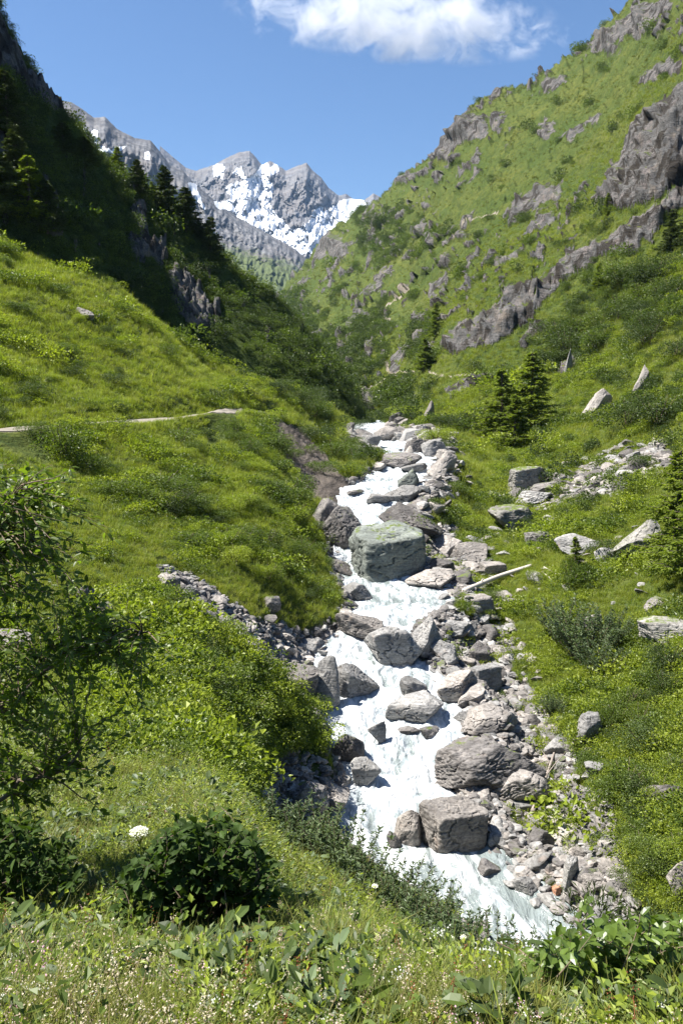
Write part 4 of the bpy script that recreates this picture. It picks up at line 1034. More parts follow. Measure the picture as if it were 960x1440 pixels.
M_RED = mat_leaf('reddish_stalk', (0.22, 0.060, 0.035), (0.30, 0.11, 0.06), 0.7, 0.3, 0.1)
M_WHITE = mat_leaf('white_petal', (0.72, 0.72, 0.66), (0.80, 0.78, 0.74), 0.7, 0.3, 0.1, 0.1)
M_PINK = mat_leaf('pink_petal', (0.52, 0.26, 0.36), (0.66, 0.46, 0.50), 0.7, 0.3, 0.1, 0.2)
M_SEED = mat_leaf('pale_seed_head', (0.42, 0.34, 0.24), (0.62, 0.55, 0.44), 0.8, 0.3, 0.1, 0.3)
M_YEL = mat_leaf('yellow_petal', (0.62, 0.42, 0.03), (0.70, 0.50, 0.05), 0.7, 0.3, 0.1, 0.2)

pr_ = np.random.default_rng(5)
def protos(name, fn, n, mat):
    out = []
    for i in range(n):
        V, Fc = fn(np.random.default_rng(900+i*13+len(name)))
        out.append(mesh_obj(name, V, Fc, mat, smooth=False, link=False))
    return out
C_TUFT = proto_collection('tufts', protos('tuft', lambda r: blades(r, 34, 0.5, 0.85, 0.035, 0.6, 2), 4, M_GRASS) + protos('tuft_b', lambda r: blades(r, 30, 0.5, 0.8, 0.05, 0.8, 2), 3, M_GRASS2))
C_NEAR = proto_collection('near_grass', protos('near_grass', lambda r: blades(r, 46, 0.13, 0.30, 0.0065, 0.75, 4), 5, M_NGRASS) + protos('near_grass_b', lambda r: blades(r, 36, 0.12, 0.24, 0.008, 0.9, 4), 4, M_GRASS2))
def herb(r):
    n = 80; ang = r.uniform(0, 6.283, n); rr = 0.17*np.sqrt(r.random(n)); h = r.uniform(0.02, 0.13, n)
    P = np.stack([rr*np.cos(ang), rr*np.sin(ang), h], -1); D = np.stack([np.cos(ang), np.sin(ang), r.uniform(-.2, .6, n)], -1)
    parts = [leaves(P, D, unit(r.normal(size=(n, 3))*.3+[0, 0, 1]), r.uniform(.014, .034, n), r.uniform(.008, .018, n), 'diamond')]
    parts.append(blades(r, 10, 0.08, 0.2, 0.004, 0.6, 3)); return merge(parts)
C_HERB = proto_collection('herbs', protos('herb', herb, 4, M_LUSH) + protos('herb_b', herb, 3, M_SHRUB) + protos('herb_c', herb, 2, M_GRASS2))
C_LUSH = proto_collection('leafy_clumps', protos('clump', lambda r: dome(r, 330, 0.9, 0.75, 0.105, 0.075, lobes=7), 5, M_LUSH) + protos('clump_b', lambda r: dome(r, 330, 0.9, 0.75, 0.105, 0.075, lobes=7), 3, M_SHRUB))
C_SHRUB = proto_collection('thicket_clumps', protos('thicket', lambda r: dome(r, 300, 0.9, 1.2, 0.14, 0.10, lobes=8), 4, M_SHRUB) + protos('thicket_b', lambda r: dome(r, 300, 0.9, 1.3, 0.14, 0.10, lobes=8), 4, M_DARK))

def rot3(n, r, tilt=0.15): return np.stack([r.normal(size=n)*tilt, r.normal(size=n)*tilt, r.uniform(0, 6.28, n)], -1)
def veg_ok(f, thr=0.45):
    return (f(rock) < 0.35) & (f(scree) < thr) & (f(dirt) < 0.3) & ((f(gD) > 0.5) | (f(gAct) < 0.3))
def pxof(x, y, z):
    tt = z/y; b = (tt*CP+SP)/(CP-tt*SP); return 480 + (x/y)*F*(CP+b*SP), 720 - b*F
def path_clear(x, y):
    d = seg_dist(x, y, [(p[0], p[1]) for p in PATH]); u = 480 + x/y*F
    near = y < np.interp(x, PATH[:, 0], PATH[:, 1])
    return (d > 1.0) & ~(near & (d < 4.5) & ((u < 75) | ((u > 288) & (u < 335))))
# short turf over the whole valley
x, y, f, r = ground_pts(150000, 7, 300, 101); zz = f(gZ); k = veg_ok(f, 0.5) & path_clear(x, y)
x, y, zz = x[k], y[k], zz[k]; n = len(x)
s = np.minimum(0.08 + 0.0055*y, 0.9)*r.lognormal(0, 0.25, n)
scatter('grass', C_TUFT, np.stack([x, y, zz], -1), s, rot3(n, r, 0.2))
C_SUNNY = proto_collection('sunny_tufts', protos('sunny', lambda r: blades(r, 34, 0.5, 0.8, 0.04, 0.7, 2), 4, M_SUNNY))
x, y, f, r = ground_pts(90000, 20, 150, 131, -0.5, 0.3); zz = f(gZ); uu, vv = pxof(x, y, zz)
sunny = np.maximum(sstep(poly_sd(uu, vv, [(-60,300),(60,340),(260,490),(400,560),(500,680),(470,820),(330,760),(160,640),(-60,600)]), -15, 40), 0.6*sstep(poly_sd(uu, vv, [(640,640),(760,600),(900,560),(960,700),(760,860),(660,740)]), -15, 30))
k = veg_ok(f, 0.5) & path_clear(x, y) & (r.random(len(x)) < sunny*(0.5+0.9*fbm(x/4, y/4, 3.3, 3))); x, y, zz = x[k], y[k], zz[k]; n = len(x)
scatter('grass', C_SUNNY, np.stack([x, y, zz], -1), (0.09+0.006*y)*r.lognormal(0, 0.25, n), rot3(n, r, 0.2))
# coarse tussocks far up the right-hand mountain
x, y, f, r = ground_pts(45000, 230, 900, 133, -0.1, 0.5); zz = f(gZ); k = (f(rock) < 0.05) & (r.random(len(x)) < 0.3+0.9*fbm(x/14, y/14, 1.0, 3)); x, y, zz = x[k], y[k], zz[k]; n = len(x)
M_FAR = mat_leaf('high_pasture_blade', (0.075, 0.100, 0.018), (0.160, 0.165, 0.034), 0.5, 0.35, 0.2)
C_FAR = proto_collection('far_tussocks', protos('far_tussock', lambda r: blades(r, 30, 0.5, 0.7, 0.07, 0.8, 2), 4, M_FAR))
scatter('grass', C_FAR, np.stack([x, y, zz], -1), (0.0026*y)*r.lognormal(0, 0.35, n), rot3(n, r, 0.2))
# leafy hummocks, thick in patches
x, y, f, r = ground_pts(70000, 11, 150, 103); zz = f(gZ)
uu, vv = pxof(x, y, zz)
den = fbm(x/5.0, y/5.0, 2.0, 4)*1.0 + 0.25*fbm(x/1.6, y/1.6, 7.0, 3)
mound = sstep(poly_sd(uu, vv, [(90,860),(230,840),(330,890),(420,960),(480,1050),(400,1060),(330,1110),(240,1080),(120,1100)]), -20, 20)
leftlow = sstep(poly_sd(uu, vv, [(60,610),(380,590),(480,700),(480,860),(400,860),(220,800),(60,860)]), -20, 20)
rgreen = sstep(poly_sd(uu, vv, [(840,960),(980,900),(980,1330),(900,1260),(860,1160),(810,1060)]), -20, 20)
thr = 0.20 - 0.75*mound - 0.10*leftlow - 0.5*rgreen - 0.12*sstep(uu, 620, 700)
k = ((veg_ok(f, 0.35) & (f(scar) < .2) & (den > thr)) | ((f(scree) > 0.35) & (x > 1.0) & (f(scar) < .2) & (f(gD) > 2.2) & (fbm(x/1.1, y/1.1, 8.8, 3) > 0.22))) & path_clear(x, y); x, y, zz, mo = x[k], y[k], zz[k], mound[k]; n = len(x)
s = (0.14 + 0.0070*y)*r.lognormal(0, 0.48, n)*(1+0.15*mo)
scatter('leafy_cover', C_LUSH, np.stack([x, y, zz-0.12*s], -1), s, rot3(n, r, 0.15))
# dark low thickets on the right-hand mountain and along the upper stream
x, y, f, r = ground_pts(60000, 60, 900, 105, -0.12, 0.5); zz = f(gZ); uu, vv = pxof(x, y, zz)
TH = [[(380,400),(440,420),(470,470),(540,430),(560,470),(500,560),(470,560),(430,480)],[(540,530),(590,540),(570,590),(530,590)],[(770,400),(850,370),(960,380),(960,470),(860,480),(800,520),(740,520),(770,450)],
      [(860,540),(960,550),(960,640),(900,600)],[(590,440),(620,470),(600,520),(570,500)],[(500,300),(560,290),(640,330),(560,370),(500,390)],[(820,300),(900,350),(860,400),(800,420)]]
ins = np.full(len(x), -99.0)
for pl in TH: ins = np.maximum(ins, poly_sd(uu, vv, pl))
den = fbm(uu/22, vv/16, 3.0, 4)
k = (f(rock) < 0.6) & (f(dirt) < 0.2) & (den > 0.33 - np.where((uu > 690) & (vv > 330), 0.24, 0.42)*sstep(ins, -15, 10)) & ((f(gD) > 2) | (y > 140))
k &= ~((y > 420) & (r.random(len(x)) < 0.3))
x, y, zz = x[k], y[k], zz[k]; n = len(x); s = np.clip(0.35 + 0.0042*y, 0.5, 3.2)*r.lognormal(0, 0.4, n)
scatter('thicket', C_SHRUB, np.stack([x, y, zz-0.15*s], -1), s, rot3(n, r, 0.1))
# thick bushes over the spur
r = np.random.default_rng(107); nn_ = 44000
i = r.integers(0, len(sL), nn_); j = r.integers(0, len(sA), nn_)
k = (hr[i, j] < 0.5) & (hA[i, j] > -0.6) & (hV[i, j] < lowv(hU[i, j]) + 40)
den = fbm(hU[i, j]/30, hV[i, j]/30, 5.0, 3); k &= (den > -0.25)
i, j = i[k][:19000], j[k][:19000]; n = len(i)
s = 0.66*r.lognormal(0, 0.5, n)*(1.15 - 0.3*sstep(hV[i, j]-lowv(hU[i, j]), -40, 0))
scatter('spur_thicket', C_SHRUB, np.stack([hX[i, j], hY[i, j], hZ[i, j]-0.2*s], -1), s, rot3(n, r, 0.1))

# foreground meadow
def near_pts(n, y0, y1, seed):
    r = np.random.default_rng(seed); y = y0*(y1/y0)**r.random(n); a = r.uniform(-0.6, 0.6, n); x = a*y; f = ground_zv(x, y); return x, y, f(gZ), f, r
x, y, zz, f, r = near_pts(30000, 1.2, 14, 111); n = len(x)
scatter('grass', C_NEAR, np.stack([x, y, zz], -1), (0.34+0.035*y)*r.lognormal(0, 0.25, n), rot3(n, r, 0.15))
x, y, zz, f, r = near_pts(30000, 1.2, 17, 113); n0 = fbm(x/0.9, y/0.9, 3.0, 3); k = n0 > -0.12; x, y, zz = x[k], y[k], zz[k]; n = len(x)
scatter('low_herbs', C_HERB, np.stack([x, y, zz], -1), (0.42+0.065*y)*r.lognormal(0, 0.3, n), rot3(n, r, 0.2))
M_NGR = mat_leaf('foreground_grass_blade', (0.085, 0.115, 0.022), (0.175, 0.18, 0.042), 0.55, 0.4, 0.2)
C_TALL = proto_collection('tall_grass', protos('tall_grass', lambda r: blades(r, 40, 0.13, 0.26, 0.006, 0.8, 4), 4, M_NGR))
x, y, zz, f, r = near_pts(9000, 1.9, 11, 141); k = fbm(x/0.7, y/0.7, 6.0, 3) > 0.0; x, y, zz = x[k], y[k], zz[k]; n = len(x)
scatter('grass', C_TALL, np.stack([x, y, zz], -1), (0.46+0.035*y)*r.lognormal(0, 0.22, n), rot3(n, r, 0.2))
def broad(r):
    n = 22; ang = r.uniform(0, 6.283, n); rr = 0.07*np.sqrt(r.random(n)); P = np.stack([rr*np.cos(ang), rr*np.sin(ang), r.uniform(0.02, 0.12, n)], -1); D = np.stack([np.cos(ang), np.sin(ang), r.uniform(-.1, .7, n)], -1)
    return merge([leaves(P, D, unit(r.normal(size=(n, 3))*.3+[0, 0, 1]), r.uniform(.03, .055, n), r.uniform(.014, .028, n), 'ovate'), blades(r, 8, 0.06, 0.16, 0.004, 0.5, 3)])
C_BROAD = proto_collection('broad_herbs', protos('broad', broad, 3, M_SHRUB) + protos('broad_b', broad, 3, M_DARK) + protos('broad_c', broad, 1, M_WILLOW))
x, y, zz, f, r = near_pts(17000, 1.9, 15, 143); k = fbm(x/0.8, y/0.8, 16.0, 3) > -0.02; x, y, zz = x[k], y[k], zz[k]; n = len(x)
scatter('low_herbs', C_BROAD, np.stack([x, y, zz], -1), (0.7+0.05*y)*r.lognormal(0, 0.3, n), rot3(n, r, 0.2))
def stalk_flower(r, mat_stem, mat_head, h, head_n, head_r, head_l, spread_top, link=False):
    pts = np.array([[0, 0, 0], [0.02, 0.01, h*.5], [r.normal()*.05, r.normal()*.05, h]]); V1, F1 = tube(pts, [0.003, 0.0025, 0.0018], 4)
    V2, F2 = leaves(np.array([[0.01, 0, h*.25], [0.01, 0, h*.4], [0, 0, h*.15]]), r.normal(size=(3, 3))+[0, 0, .5], np.tile([0, 0, 1.0], (3, 1)), 0.06, 0.015, 'lance')
    P = pts[-1] + (r.normal(size=(head_n, 3))*head_r*np.array(spread_top))
    V3, F3 = leaves(P, r.normal(size=(head_n, 3)), r.normal(size=(head_n, 3)), head_l, head_l*.9)
    V, Fc = merge([(V1, F1), (V2, F2), (V3, F3)]); mi = np.zeros(len(Fc), int); mi[len(F1)+len(F2):] = 1
    return mesh_obj('flower', V, Fc, [mat_stem, mat_head], mi=mi, smooth=False, link=link)
rr = np.random.default_rng(3)
C_FLW = proto_collection('flowers', [stalk_flower(rr, M_GRASS2, M_WHITE, 0.34, 26, 0.028, 0.012, (1, 1, .25)) for _ in range(1)] + [stalk_flower(rr, M_GRASS2, M_PINK, 0.30, 18, 0.014, 0.011, (1, 1, 2.2)) for _ in range(3)] +
    [stalk_flower(rr, M_DRY, M_SEED, 0.40, 26, 0.016, 0.012, (1, 1, 2.5)) for _ in range(4)] + [stalk_flower(rr, M_RED, M_RED, 0.42, 30, 0.013, 0.010, (1, 1, 5)) for _ in range(1)] + [stalk_flower(rr, M_GRASS2, M_YEL, 0.26, 10, 0.010, 0.012, (1, 1, .5))])
x, y, zz, f, r = near_pts(5200, 1.4, 15, 117); n0 = fbm(x/0.8, y/0.8, 9.0, 3); k = n0 > -0.05; x, y, zz = x[k], y[k], zz[k]; n = len(x)
scatter('wild_flowers', C_FLW, np.stack([x, y, zz], -1), (0.36+0.025*y)*r.lognormal(0, 0.2, n), rot3(n, r, 0.15))
C_SEED = proto_collection('seed_heads', [stalk_flower(rr, M_DRY, M_SEED, 0.30, 9, 0.022, 0.014, (1, 1, 1.6)) for _ in range(4)])
r = np.random.default_rng(121); n = 420; y = r.uniform(1.7, 2.6, n); u = np.concatenate([r.normal(110, 60, 240), r.normal(300, 110, 180)]); x = (u-480)/F/0.87*y; f = ground_zv(x, y)
scatter('seed_heads', C_SEED, np.stack([x, y, f(gZ)], -1), 0.5*r.lognormal(0, 0.2, n), rot3(n, r, 0.12))

# ---- shrubs, each a thing of its own: foliage and stems
def bush_parts(r, n, rad, hgt, L, W, kind, lobes, stems=7, upright=False):
    V, Fc = dome(r, n, rad, hgt, L, W, kind, lobes, up=0.4, inner=0.45)
    st = []
    for i in range(stems):
        a = r.uniform(0, 6.28); q = r.uniform(.3, .8)*rad
        st.append(tube([[0.05*math.cos(a), 0.05*math.sin(a), -0.1], [q*.4*math.cos(a), q*.4*math.sin(a), hgt*.4], [q*math.cos(a), q*math.sin(a), hgt*.85]], [0.025, 0.016, 0.005], 5))
    return (V, Fc), merge(st)
def spiky_parts(r, n_st, h, L, W, kind='lance', sp=0.35):
    Vs, st = [], []
    for i in range(n_st):
        a = r.uniform(0, 6.28); q = sp*r.uniform(.1, 1); hh = h*r.uniform(.6, 1.05)
        p0 = np.array([q*.3*math.cos(a), q*.3*math.sin(a), -.05]); p1 = np.array([q*.75*math.cos(a), q*.75*math.sin(a), hh*.55]); p2 = np.array([q*1.25*math.cos(a)+r.normal()*.04, q*1.25*math.sin(a)+r.normal()*.04, hh])
        ts = np.linspace(0, 1, 7)[:, None]; pp = (1-ts)**2*p0+2*ts*(1-ts)*p1+ts**2*p2; st.append(tube(pp, np.linspace(0.010, 0.003, 7)*h, 4))
        m = 56; tt = r.uniform(.18, 1, m)[:, None]; P = (1-tt)**2*p0+2*tt*(1-tt)*p1+tt**2*p2; d = unit(np.concatenate([r.normal(size=(m, 2)), r.uniform(.2, 1.3, (m, 1))], 1))
        Vs.append(leaves(P, d, unit(r.normal(size=(m, 3))*.5+[0, 0, 1]), L*r.uniform(.7, 1.2, m), W*r.uniform(.8, 1.2, m), kind))
    return merge(Vs), merge(st)
BUSH = {}
def bush_proto(key, parts, mat, bark):
    (V, Fc), (V2, F2) = parts
    e = bpy.data.objects.new('shrub', None); fo = mesh_obj('foliage', V, Fc, mat, smooth=False, link=False); st = mesh_obj('stem', V2, F2, bark, link=False)
    BUSH.setdefault(key, []).append((fo.data, st.data))
for i in range(3):
    R_ = np.random.default_rng(500+i)
    bush_proto('green', bush_parts(R_, 2400, 1.0, 1.15, 0.065, 0.05, 'diamond', 9), M_LUSH if i == 1 else M_SHRUB, M_TWIG)
    bush_proto('dark', bush_parts(R_, 2200, 1.0, 1.4, 0.07, 0.055, 'diamond', 10), M_DARK if i else M_SHRUB, M_TWIG)
    bush_proto('willow', spiky_parts(R_, 46, 1.2, 0.10, 0.032, 'diamond', 0.85), M_WILLOW, M_TWIG)
def place_bush(key, u, v, hpx, label, cat='shrub', group=None, name='shrub', wid=1.0, Y=None, surf=None, r=random):
    p = (surf or hit)(u, v) if Y is None else at(u, v, Y)
    if p is None: return None
    s = hpx/F*p.y/1.2
    e = empty(name, (p.x, p.y, p.z-0.04*s), r.uniform(0, 6.28)); e.scale = (s*wid, s*wid, s)
    fo_, st_ = BUSH[key][r.randrange(len(BUSH[key]))]
    fo = bpy.data.objects.new('foliage', fo_); COL.objects.link(fo); fo.parent = e
    if hpx > 24:
        st = bpy.data.objects.new('stem', st_); COL.objects.link(st); st.parent = e
    tag(e, label, cat, group)
    if group: lm_register(e, u, v, ('tiny' if hpx < 14 else 'small' if hpx < 22 else 'medium' if hpx < 32 else 'large') + (' dark' if key == 'dark' else ' light' if 'V_LUSH' in fo_.materials[0].name or 'bright' in fo_.materials[0].name else ' green') + ' shrub')
    return e
HB = [
 ('dark',90,646,52,'dark round shrub on the left slope just under the path',1.1),('green',126,662,34,'smaller green shrub right beside the dark round one under the path',1.0),('green',62,618,32,'shrub growing across the outer edge of the path at the left',1.0),
 ('dark',45,560,22,'low dark shrub on the upper left meadow above the path',1.3),('green',52,545,20,'small light green shrub above the path, leftmost on the meadow',1.0),('green',150,490,22,'small round shrub in the middle of the upper left meadow',1.0),
 ('green',232,502,26,'light green shrub at the upper right rim of the left meadow',1.0),('green',104,502,16,'tiny shrub on the upper left meadow',1.0),('dark',160,540,16,'low dark cushion on the meadow above the path',1.8),
 ('green',228,690,34,'broad olive shrub on the left slope below the path',1.6),('green',262,770,26,'green shrub halfway down the left slope',1.4),('green',350,760,26,'shrub on the left slope above the stream',1.4),
 ('dark',420,700,34,'dark green shrub above the dark pair of boulders',1.3),('green',395,705,34,'bright shrub on the slope right under the landslide scar',1.3),('green',452,665,24,'bright shrub at the lower end of the landslide scar',1.3),
 ('green',470,640,28,'green shrub between landslide scar and upper stream',1.4),('green',500,650,28,'green shrub on the left bank right by the upper stream',1.3),('dark',440,620,22,'dark shrub above the landslide scar',1.5),
 ('green',500,632,22,'small light shrub overhanging the left of the upper stream',1.2),
 ('willow',790,905,64,'tall grey-green willow shrub on the right bank, leftmost of the grey-green group',1.0),('willow',826,930,80,'tallest grey-green willow shrub of the group on the right bank',1.0),('willow',858,910,60,'grey-green willow shrub right behind the pale upright stone',0.9),
 ('willow',842,950,56,'grey-green willow shrub at the foot of the group on the right bank',1.0),('green',800,828,52,'young bright larch-like shrub above the willow group',0.6),('green',775,862,34,'low green shrub left above the willow group',0.9),
 ('dark',940,948,46,'dark green shrub at the right edge under the weathered boulder',1.0),('green',904,900,44,'green sapling in front of the long weathered boulder',0.6),('green',860,1030,50,'yellow-green shrub on the bright bank above the rubble',0.8),
 ('green',880,1120,60,'big yellow-green shrub in the middle of the bright green bank',1.1),('dark',880,600,38,'dark shrub cluster under the pale pointed fin, left one',1.2),('dark',925,600,46,'dark shrub cluster under the pale pointed fin, right one',1.2),
 ('dark',900,660,22,'low shrub above the slab field',1.5),('dark',740,740,16,'small shrub between boulders of the right meadow',1.3),('green',568,588,22,'green shrub at the foot of the right slope near the stream top',1.4),
 ('green',612,622,26,'round green shrub above the upper cascade',1.3),('dark',650,598,18,'low dark juniper left of the larches',1.6),('green',575,735,18,'tiny green shrub on top of the dark sloping slab',1.2),
 ('green',697,845,22,'small green shrub in the rubble beside the fallen log',1.0),('green',752,820,26,'green shrub between fallen log and broken branches',1.0),('dark',860,790,30,'dark green shrub left of the large triangular boulder',1.5),
 ('dark',950,504,26,'dark shrub high on the right edge',1.2),('green',640,690,18,'low green shrub on the right of the upper cascade',1.4),('willow',780,1006,34,'thin grey-green shrub beside the long pale ridge',0.9),
 ('green',770,1245,18,'small plant among the gravel stones',1.0),('green',835,1080,24,'yellow-green shrub by the top slab of the gravel bank',1.2),('green',905,1180,34,'yellow-flowered low shrub under the dark brown rock',1.5),
 ('dark',535,320,18,'dark bush high on the far end of the right mountain',1.4),('dark',555,360,14,'second dark bush on the far right mountain slope',1.4),
]
for key, u, v, h, lab, w in HB: place_bush(key, u, v, h, lab, wid=w)
r = random.Random(12)
for poly, n, key, (lo, hi_), grp, lab in [
  ([(150,610),(380,600),(480,740),(470,860),(300,800),(150,700)], 70, 'green', (12, 34), 'shrubs on the left slope below the path', 'leafy shrub on the left slope below the path'),
  ([(0,350),(240,480),(400,560),(280,570),(0,590)], 40, 'green', (8, 20), 'shrubs on the upper left meadow', 'tiny shrub on the sunny upper left meadow'),
  ([(130,880),(260,850),(420,960),(470,1040),(380,1040),(300,1100),(170,1080)], 34, 'green', (26, 48), 'shrubs on the green mound', 'bright leafy shrub on the green mound left of the rapids'),
  ([(780,440),(860,400),(950,380),(950,480),(860,500),(800,530),(760,520)], 40, 'dark', (16, 34), 'bushes under the rock band on the right', 'dark bush on the right slope under the rock band'),
  ([(850,960),(960,930),(960,1320),(900,1260),(850,1120)], 26, 'green', (22, 44), 'shrubs on the bright green bank', 'bright green shrub on the right bank'),
  ([(330,500),(420,550),(515,610),(470,600),(380,560)], 20, 'dark', (14, 26), 'bushes at the foot of the dark spur', 'bush at the lower edge of the dark spur')]:
    for u, v in sample_px(poly, n, n*3+5): place_bush('dark' if r.random() < 0.35 else key, u, v, lo+(hi_-lo)*r.random()**1.5, lab, group=grp, wid=r.uniform(.9, 1.5), r=r)
# shrubs standing close together along the brink of the bank
CR = [(395,1172),(430,1180),(462,1192),(492,1208),(520,1222),(548,1238),(574,1254),(600,1268),(626,1282),(650,1294),(676,1304),(704,1316),(735,1326),(772,1334),(810,1340),(850,1342)]
for i, (u, v) in enumerate(CR):
    Y = float(np.interp(u, [395, 460, 560, 650, 740, 850], [9.0, 8.4, 7.3, 6.2, 5.3, 4.6]))
    p = at(u, v+34, Y); p.z = ground_z(p.x, p.y)
    h = float(np.interp(u, [395, 440, 520, 650, 850], [72, 84, 84, 80, 76]))
    s = h/F*Y/1.2*1.25
    e = empty('shrub', p, i*1.3); e.scale = (s, s, s)
    fo_, st_ = BUSH['willow'][i % 3]
    for nm, dd in (('foliage', fo_), ('stem', st_)):
        q = bpy.data.objects.new(nm, dd); COL.objects.link(q); q.parent = e
    NUM = ['first (leftmost)', 'second', 'third', 'fourth', 'fifth', 'sixth', 'seventh', 'eighth', 'ninth', 'tenth', 'eleventh', 'twelfth', 'thirteenth', 'fourteenth', 'fifteenth', 'sixteenth']
    tag(e, NUM[i] + ' grey-green willow shrub from the left in the row along the bank brink', 'shrub', 'willow shrubs along the brink of the bank')

# ---- conifers
def conifer(r, H, Rm, nb, card=(0.22, 0.07), dens=1.0, bare=0.10, airy=0.0):
    tr = tube([[0, 0, -0.3], [0.02*H*r.normal()*.3, 0, H*.5], [0, 0.02*H*r.normal()*.3, H*.98]], [H*.022, H*.013, H*.003], 7)
    brs, lv = [], []
    for i in range(nb):
        k = (i+r.random())/nb; h = H*(bare+(0.985-bare)*k); a = r.uniform(0, 6.283)
        L = Rm*(1-k)**0.75*r.uniform(.55, 1.12) + 0.12; d = np.array([math.cos(a), math.sin(a), 0])
        ts = np.linspace(0, 1, 5)[:, None]; pp = np.array([0, 0, h]) + d*L*ts + np.array([0, 0, 1])*(-0.30*L*ts + 0.22*L*ts**2 + (0.25*L*k)*ts)
        brs.append(tube(pp, np.linspace(H*.004, H*.0012, 5), 4))
        m = int((22+60*L/Rm)*dens); tt = r.uniform(.12, 1, m)
        P = np.stack([np.interp(tt, ts[:, 0], pp[:, c_]) for c_ in range(3)], -1)
        side = np.array([-d[1], d[0], 0]); wv = (0.30*L*(1-tt*.75)+.05)[:, None]
        P = P + side*wv*r.normal(size=(m, 1))*.6 + np.array([0, 0, -1])*np.abs(r.normal(size=(m, 1)))*(0.05*L+0.05)
        D = unit(d*0.7 + side*r.normal(size=(m, 1)) + r.normal(size=(m, 3))*.3 + [0, 0, -.15])
        lv.append(leaves(P, D, unit(r.normal(size=(m, 3))*.6+[0, 0, 1]), card[0]*r.uniform(.6, 1.3, m), card[1]*r.uniform(.7, 1.4, m)))
    return merge(lv), merge([tr]), merge(brs)
CON = {}
def con_proto(key, n, *a, mat=None, **k):
    for i in range(n):
        (V, Fc), (V1, F1), (V2, F2) = conifer(np.random.default_rng(700+i+len(key)*31), *a, **k)
        CON.setdefault(key, []).append((mesh_obj('crown', V, Fc, mat, smooth=False, link=False).data, mesh_obj('trunk', V1, F1, M_BARK, link=False).data, mesh_obj('branches', V2, F2, M_BARK, link=False).data))
con_proto('larch', 3, 10, 2.9, 100, (0.36, 0.15), 1.3, 0.08, mat=M_NEEDLE)
con_proto('dense', 3, 10, 3.1, 110, (0.40, 0.18), 1.5, 0.05, mat=M_NEEDLED)
def place_con(key, u, v, vtop, label, cat='tree', name='larch_tree', surf=None, group=None, wid=1.0, idx=0, Y=None):
    p = at(u, v, Y) if Y else None
    for dv in range(0, 60, 3):
        if p is None: p = (surf or hit)(u, v+dv)
    if p is None: return None
    _, t1 = px_dir(u, vtop); H = float(t1)*p.y - p.z; s = H/10
    e = empty(name, (p.x, p.y, p.z-0.1), (u*7) % 6.28); e.scale = (s*wid, s*wid, s)
    c_, t_, b_ = CON[key][idx % len(CON[key])]
    for nm, dd, par in (('trunk', t_, None), ('crown', c_, None)):
        q = bpy.data.objects.new(nm, dd); COL.objects.link(q); q.parent = e
        if nm == 'trunk':
            b2 = bpy.data.objects.new('branches', b_); COL.objects.link(b2); b2.parent = q
    tag(e, label, cat, group); return e
T_ = [
 ('larch',744,606,492,'tall dark larch, back right tree of the clump on the right meadow',1.35,0),('larch',702,616,516,'larch at the left back of the clump on the right meadow',1.35,1),('larch',722,634,552,'small larch in front of the clump on the right meadow',1.5,2),
 ('larch',612,474,424,'lone small larch on the middle of the right mountain below the rock steps',1.0,0),('larch',596,522,474,'larch beside the path on the right mountain',1.5,1),('larch',840,414,368,'larch standing just under the rock band on the right',1.1,2),
 ('larch',853,304,270,'small larch at the foot of the upper right cliff',1.0,0),('dense',942,352,292,'larch at the right edge above the rock band, left one',1.3,1),('dense',968,346,280,'larch cut by the right edge above the rock band',1.3,2),
 ('larch',945,792,628,'tall airy larch at the right edge behind the large triangular boulder',1.15,0),('larch',982,812,600,'second airy larch half outside the right edge',1.1,1),
 ('larch',806,776+36,772-20,'young larch sapling on the right meadow above the willow shrubs',1.2,1)]
for key, u, v, vt, lab, w, ix in T_: place_con(key, u, v, vt, lab, wid=w, idx=ix)
S_T = [(166,246,205,'small conifer on the spur ridge, highest of the ridge row',1.5,'larch'),(194,270,222,'conifer on the spur ridge, second of the ridge row from the top',1.4,'dense'),(233,296,231,'tallest dark conifer on the spur ridge, third of the row from the top',1.4,'dense'),
 (262,326,262,'dark conifer on the spur ridge, fourth of the row from the top',1.7,'dense'),(297,366,303,'broad dark conifer on the spur ridge, lowest of the ridge row',1.35,'dense'),
 (44,312,216,'spruce standing in the shade at the foot of the spur cliff, taller of two',1.4,'larch'),(68,326,250,'spruce in the shade at the foot of the spur cliff, smaller of two',1.5,'dense'),(12,190,96,'dark spruce high on the spur at the left edge',1.4,'dense'),
 (24,262,180,'dark spruce below the topmost one at the left edge',1.5,'dense'),(-6,300,190,'dark spruce cut by the left edge',1.5,'dense'),(214,284,254,'small conifer between the second and the tallest of the ridge row',1.4,'larch'),(280,340,312,'bushy small conifer above the lowest of the ridge row',1.7,'dense'),
 (120,236,190,'bushy dark conifer on the spur slope left of the ridge row',2.0,'dense'),(90,220,170,'shaded conifer high on the spur slope',2.0,'dense')]
for i, (u, v, vt, lab, w, key) in enumerate(S_T): place_con(key, u, v, vt, lab, name='conifer', surf=spur_hit, wid=w, idx=i)
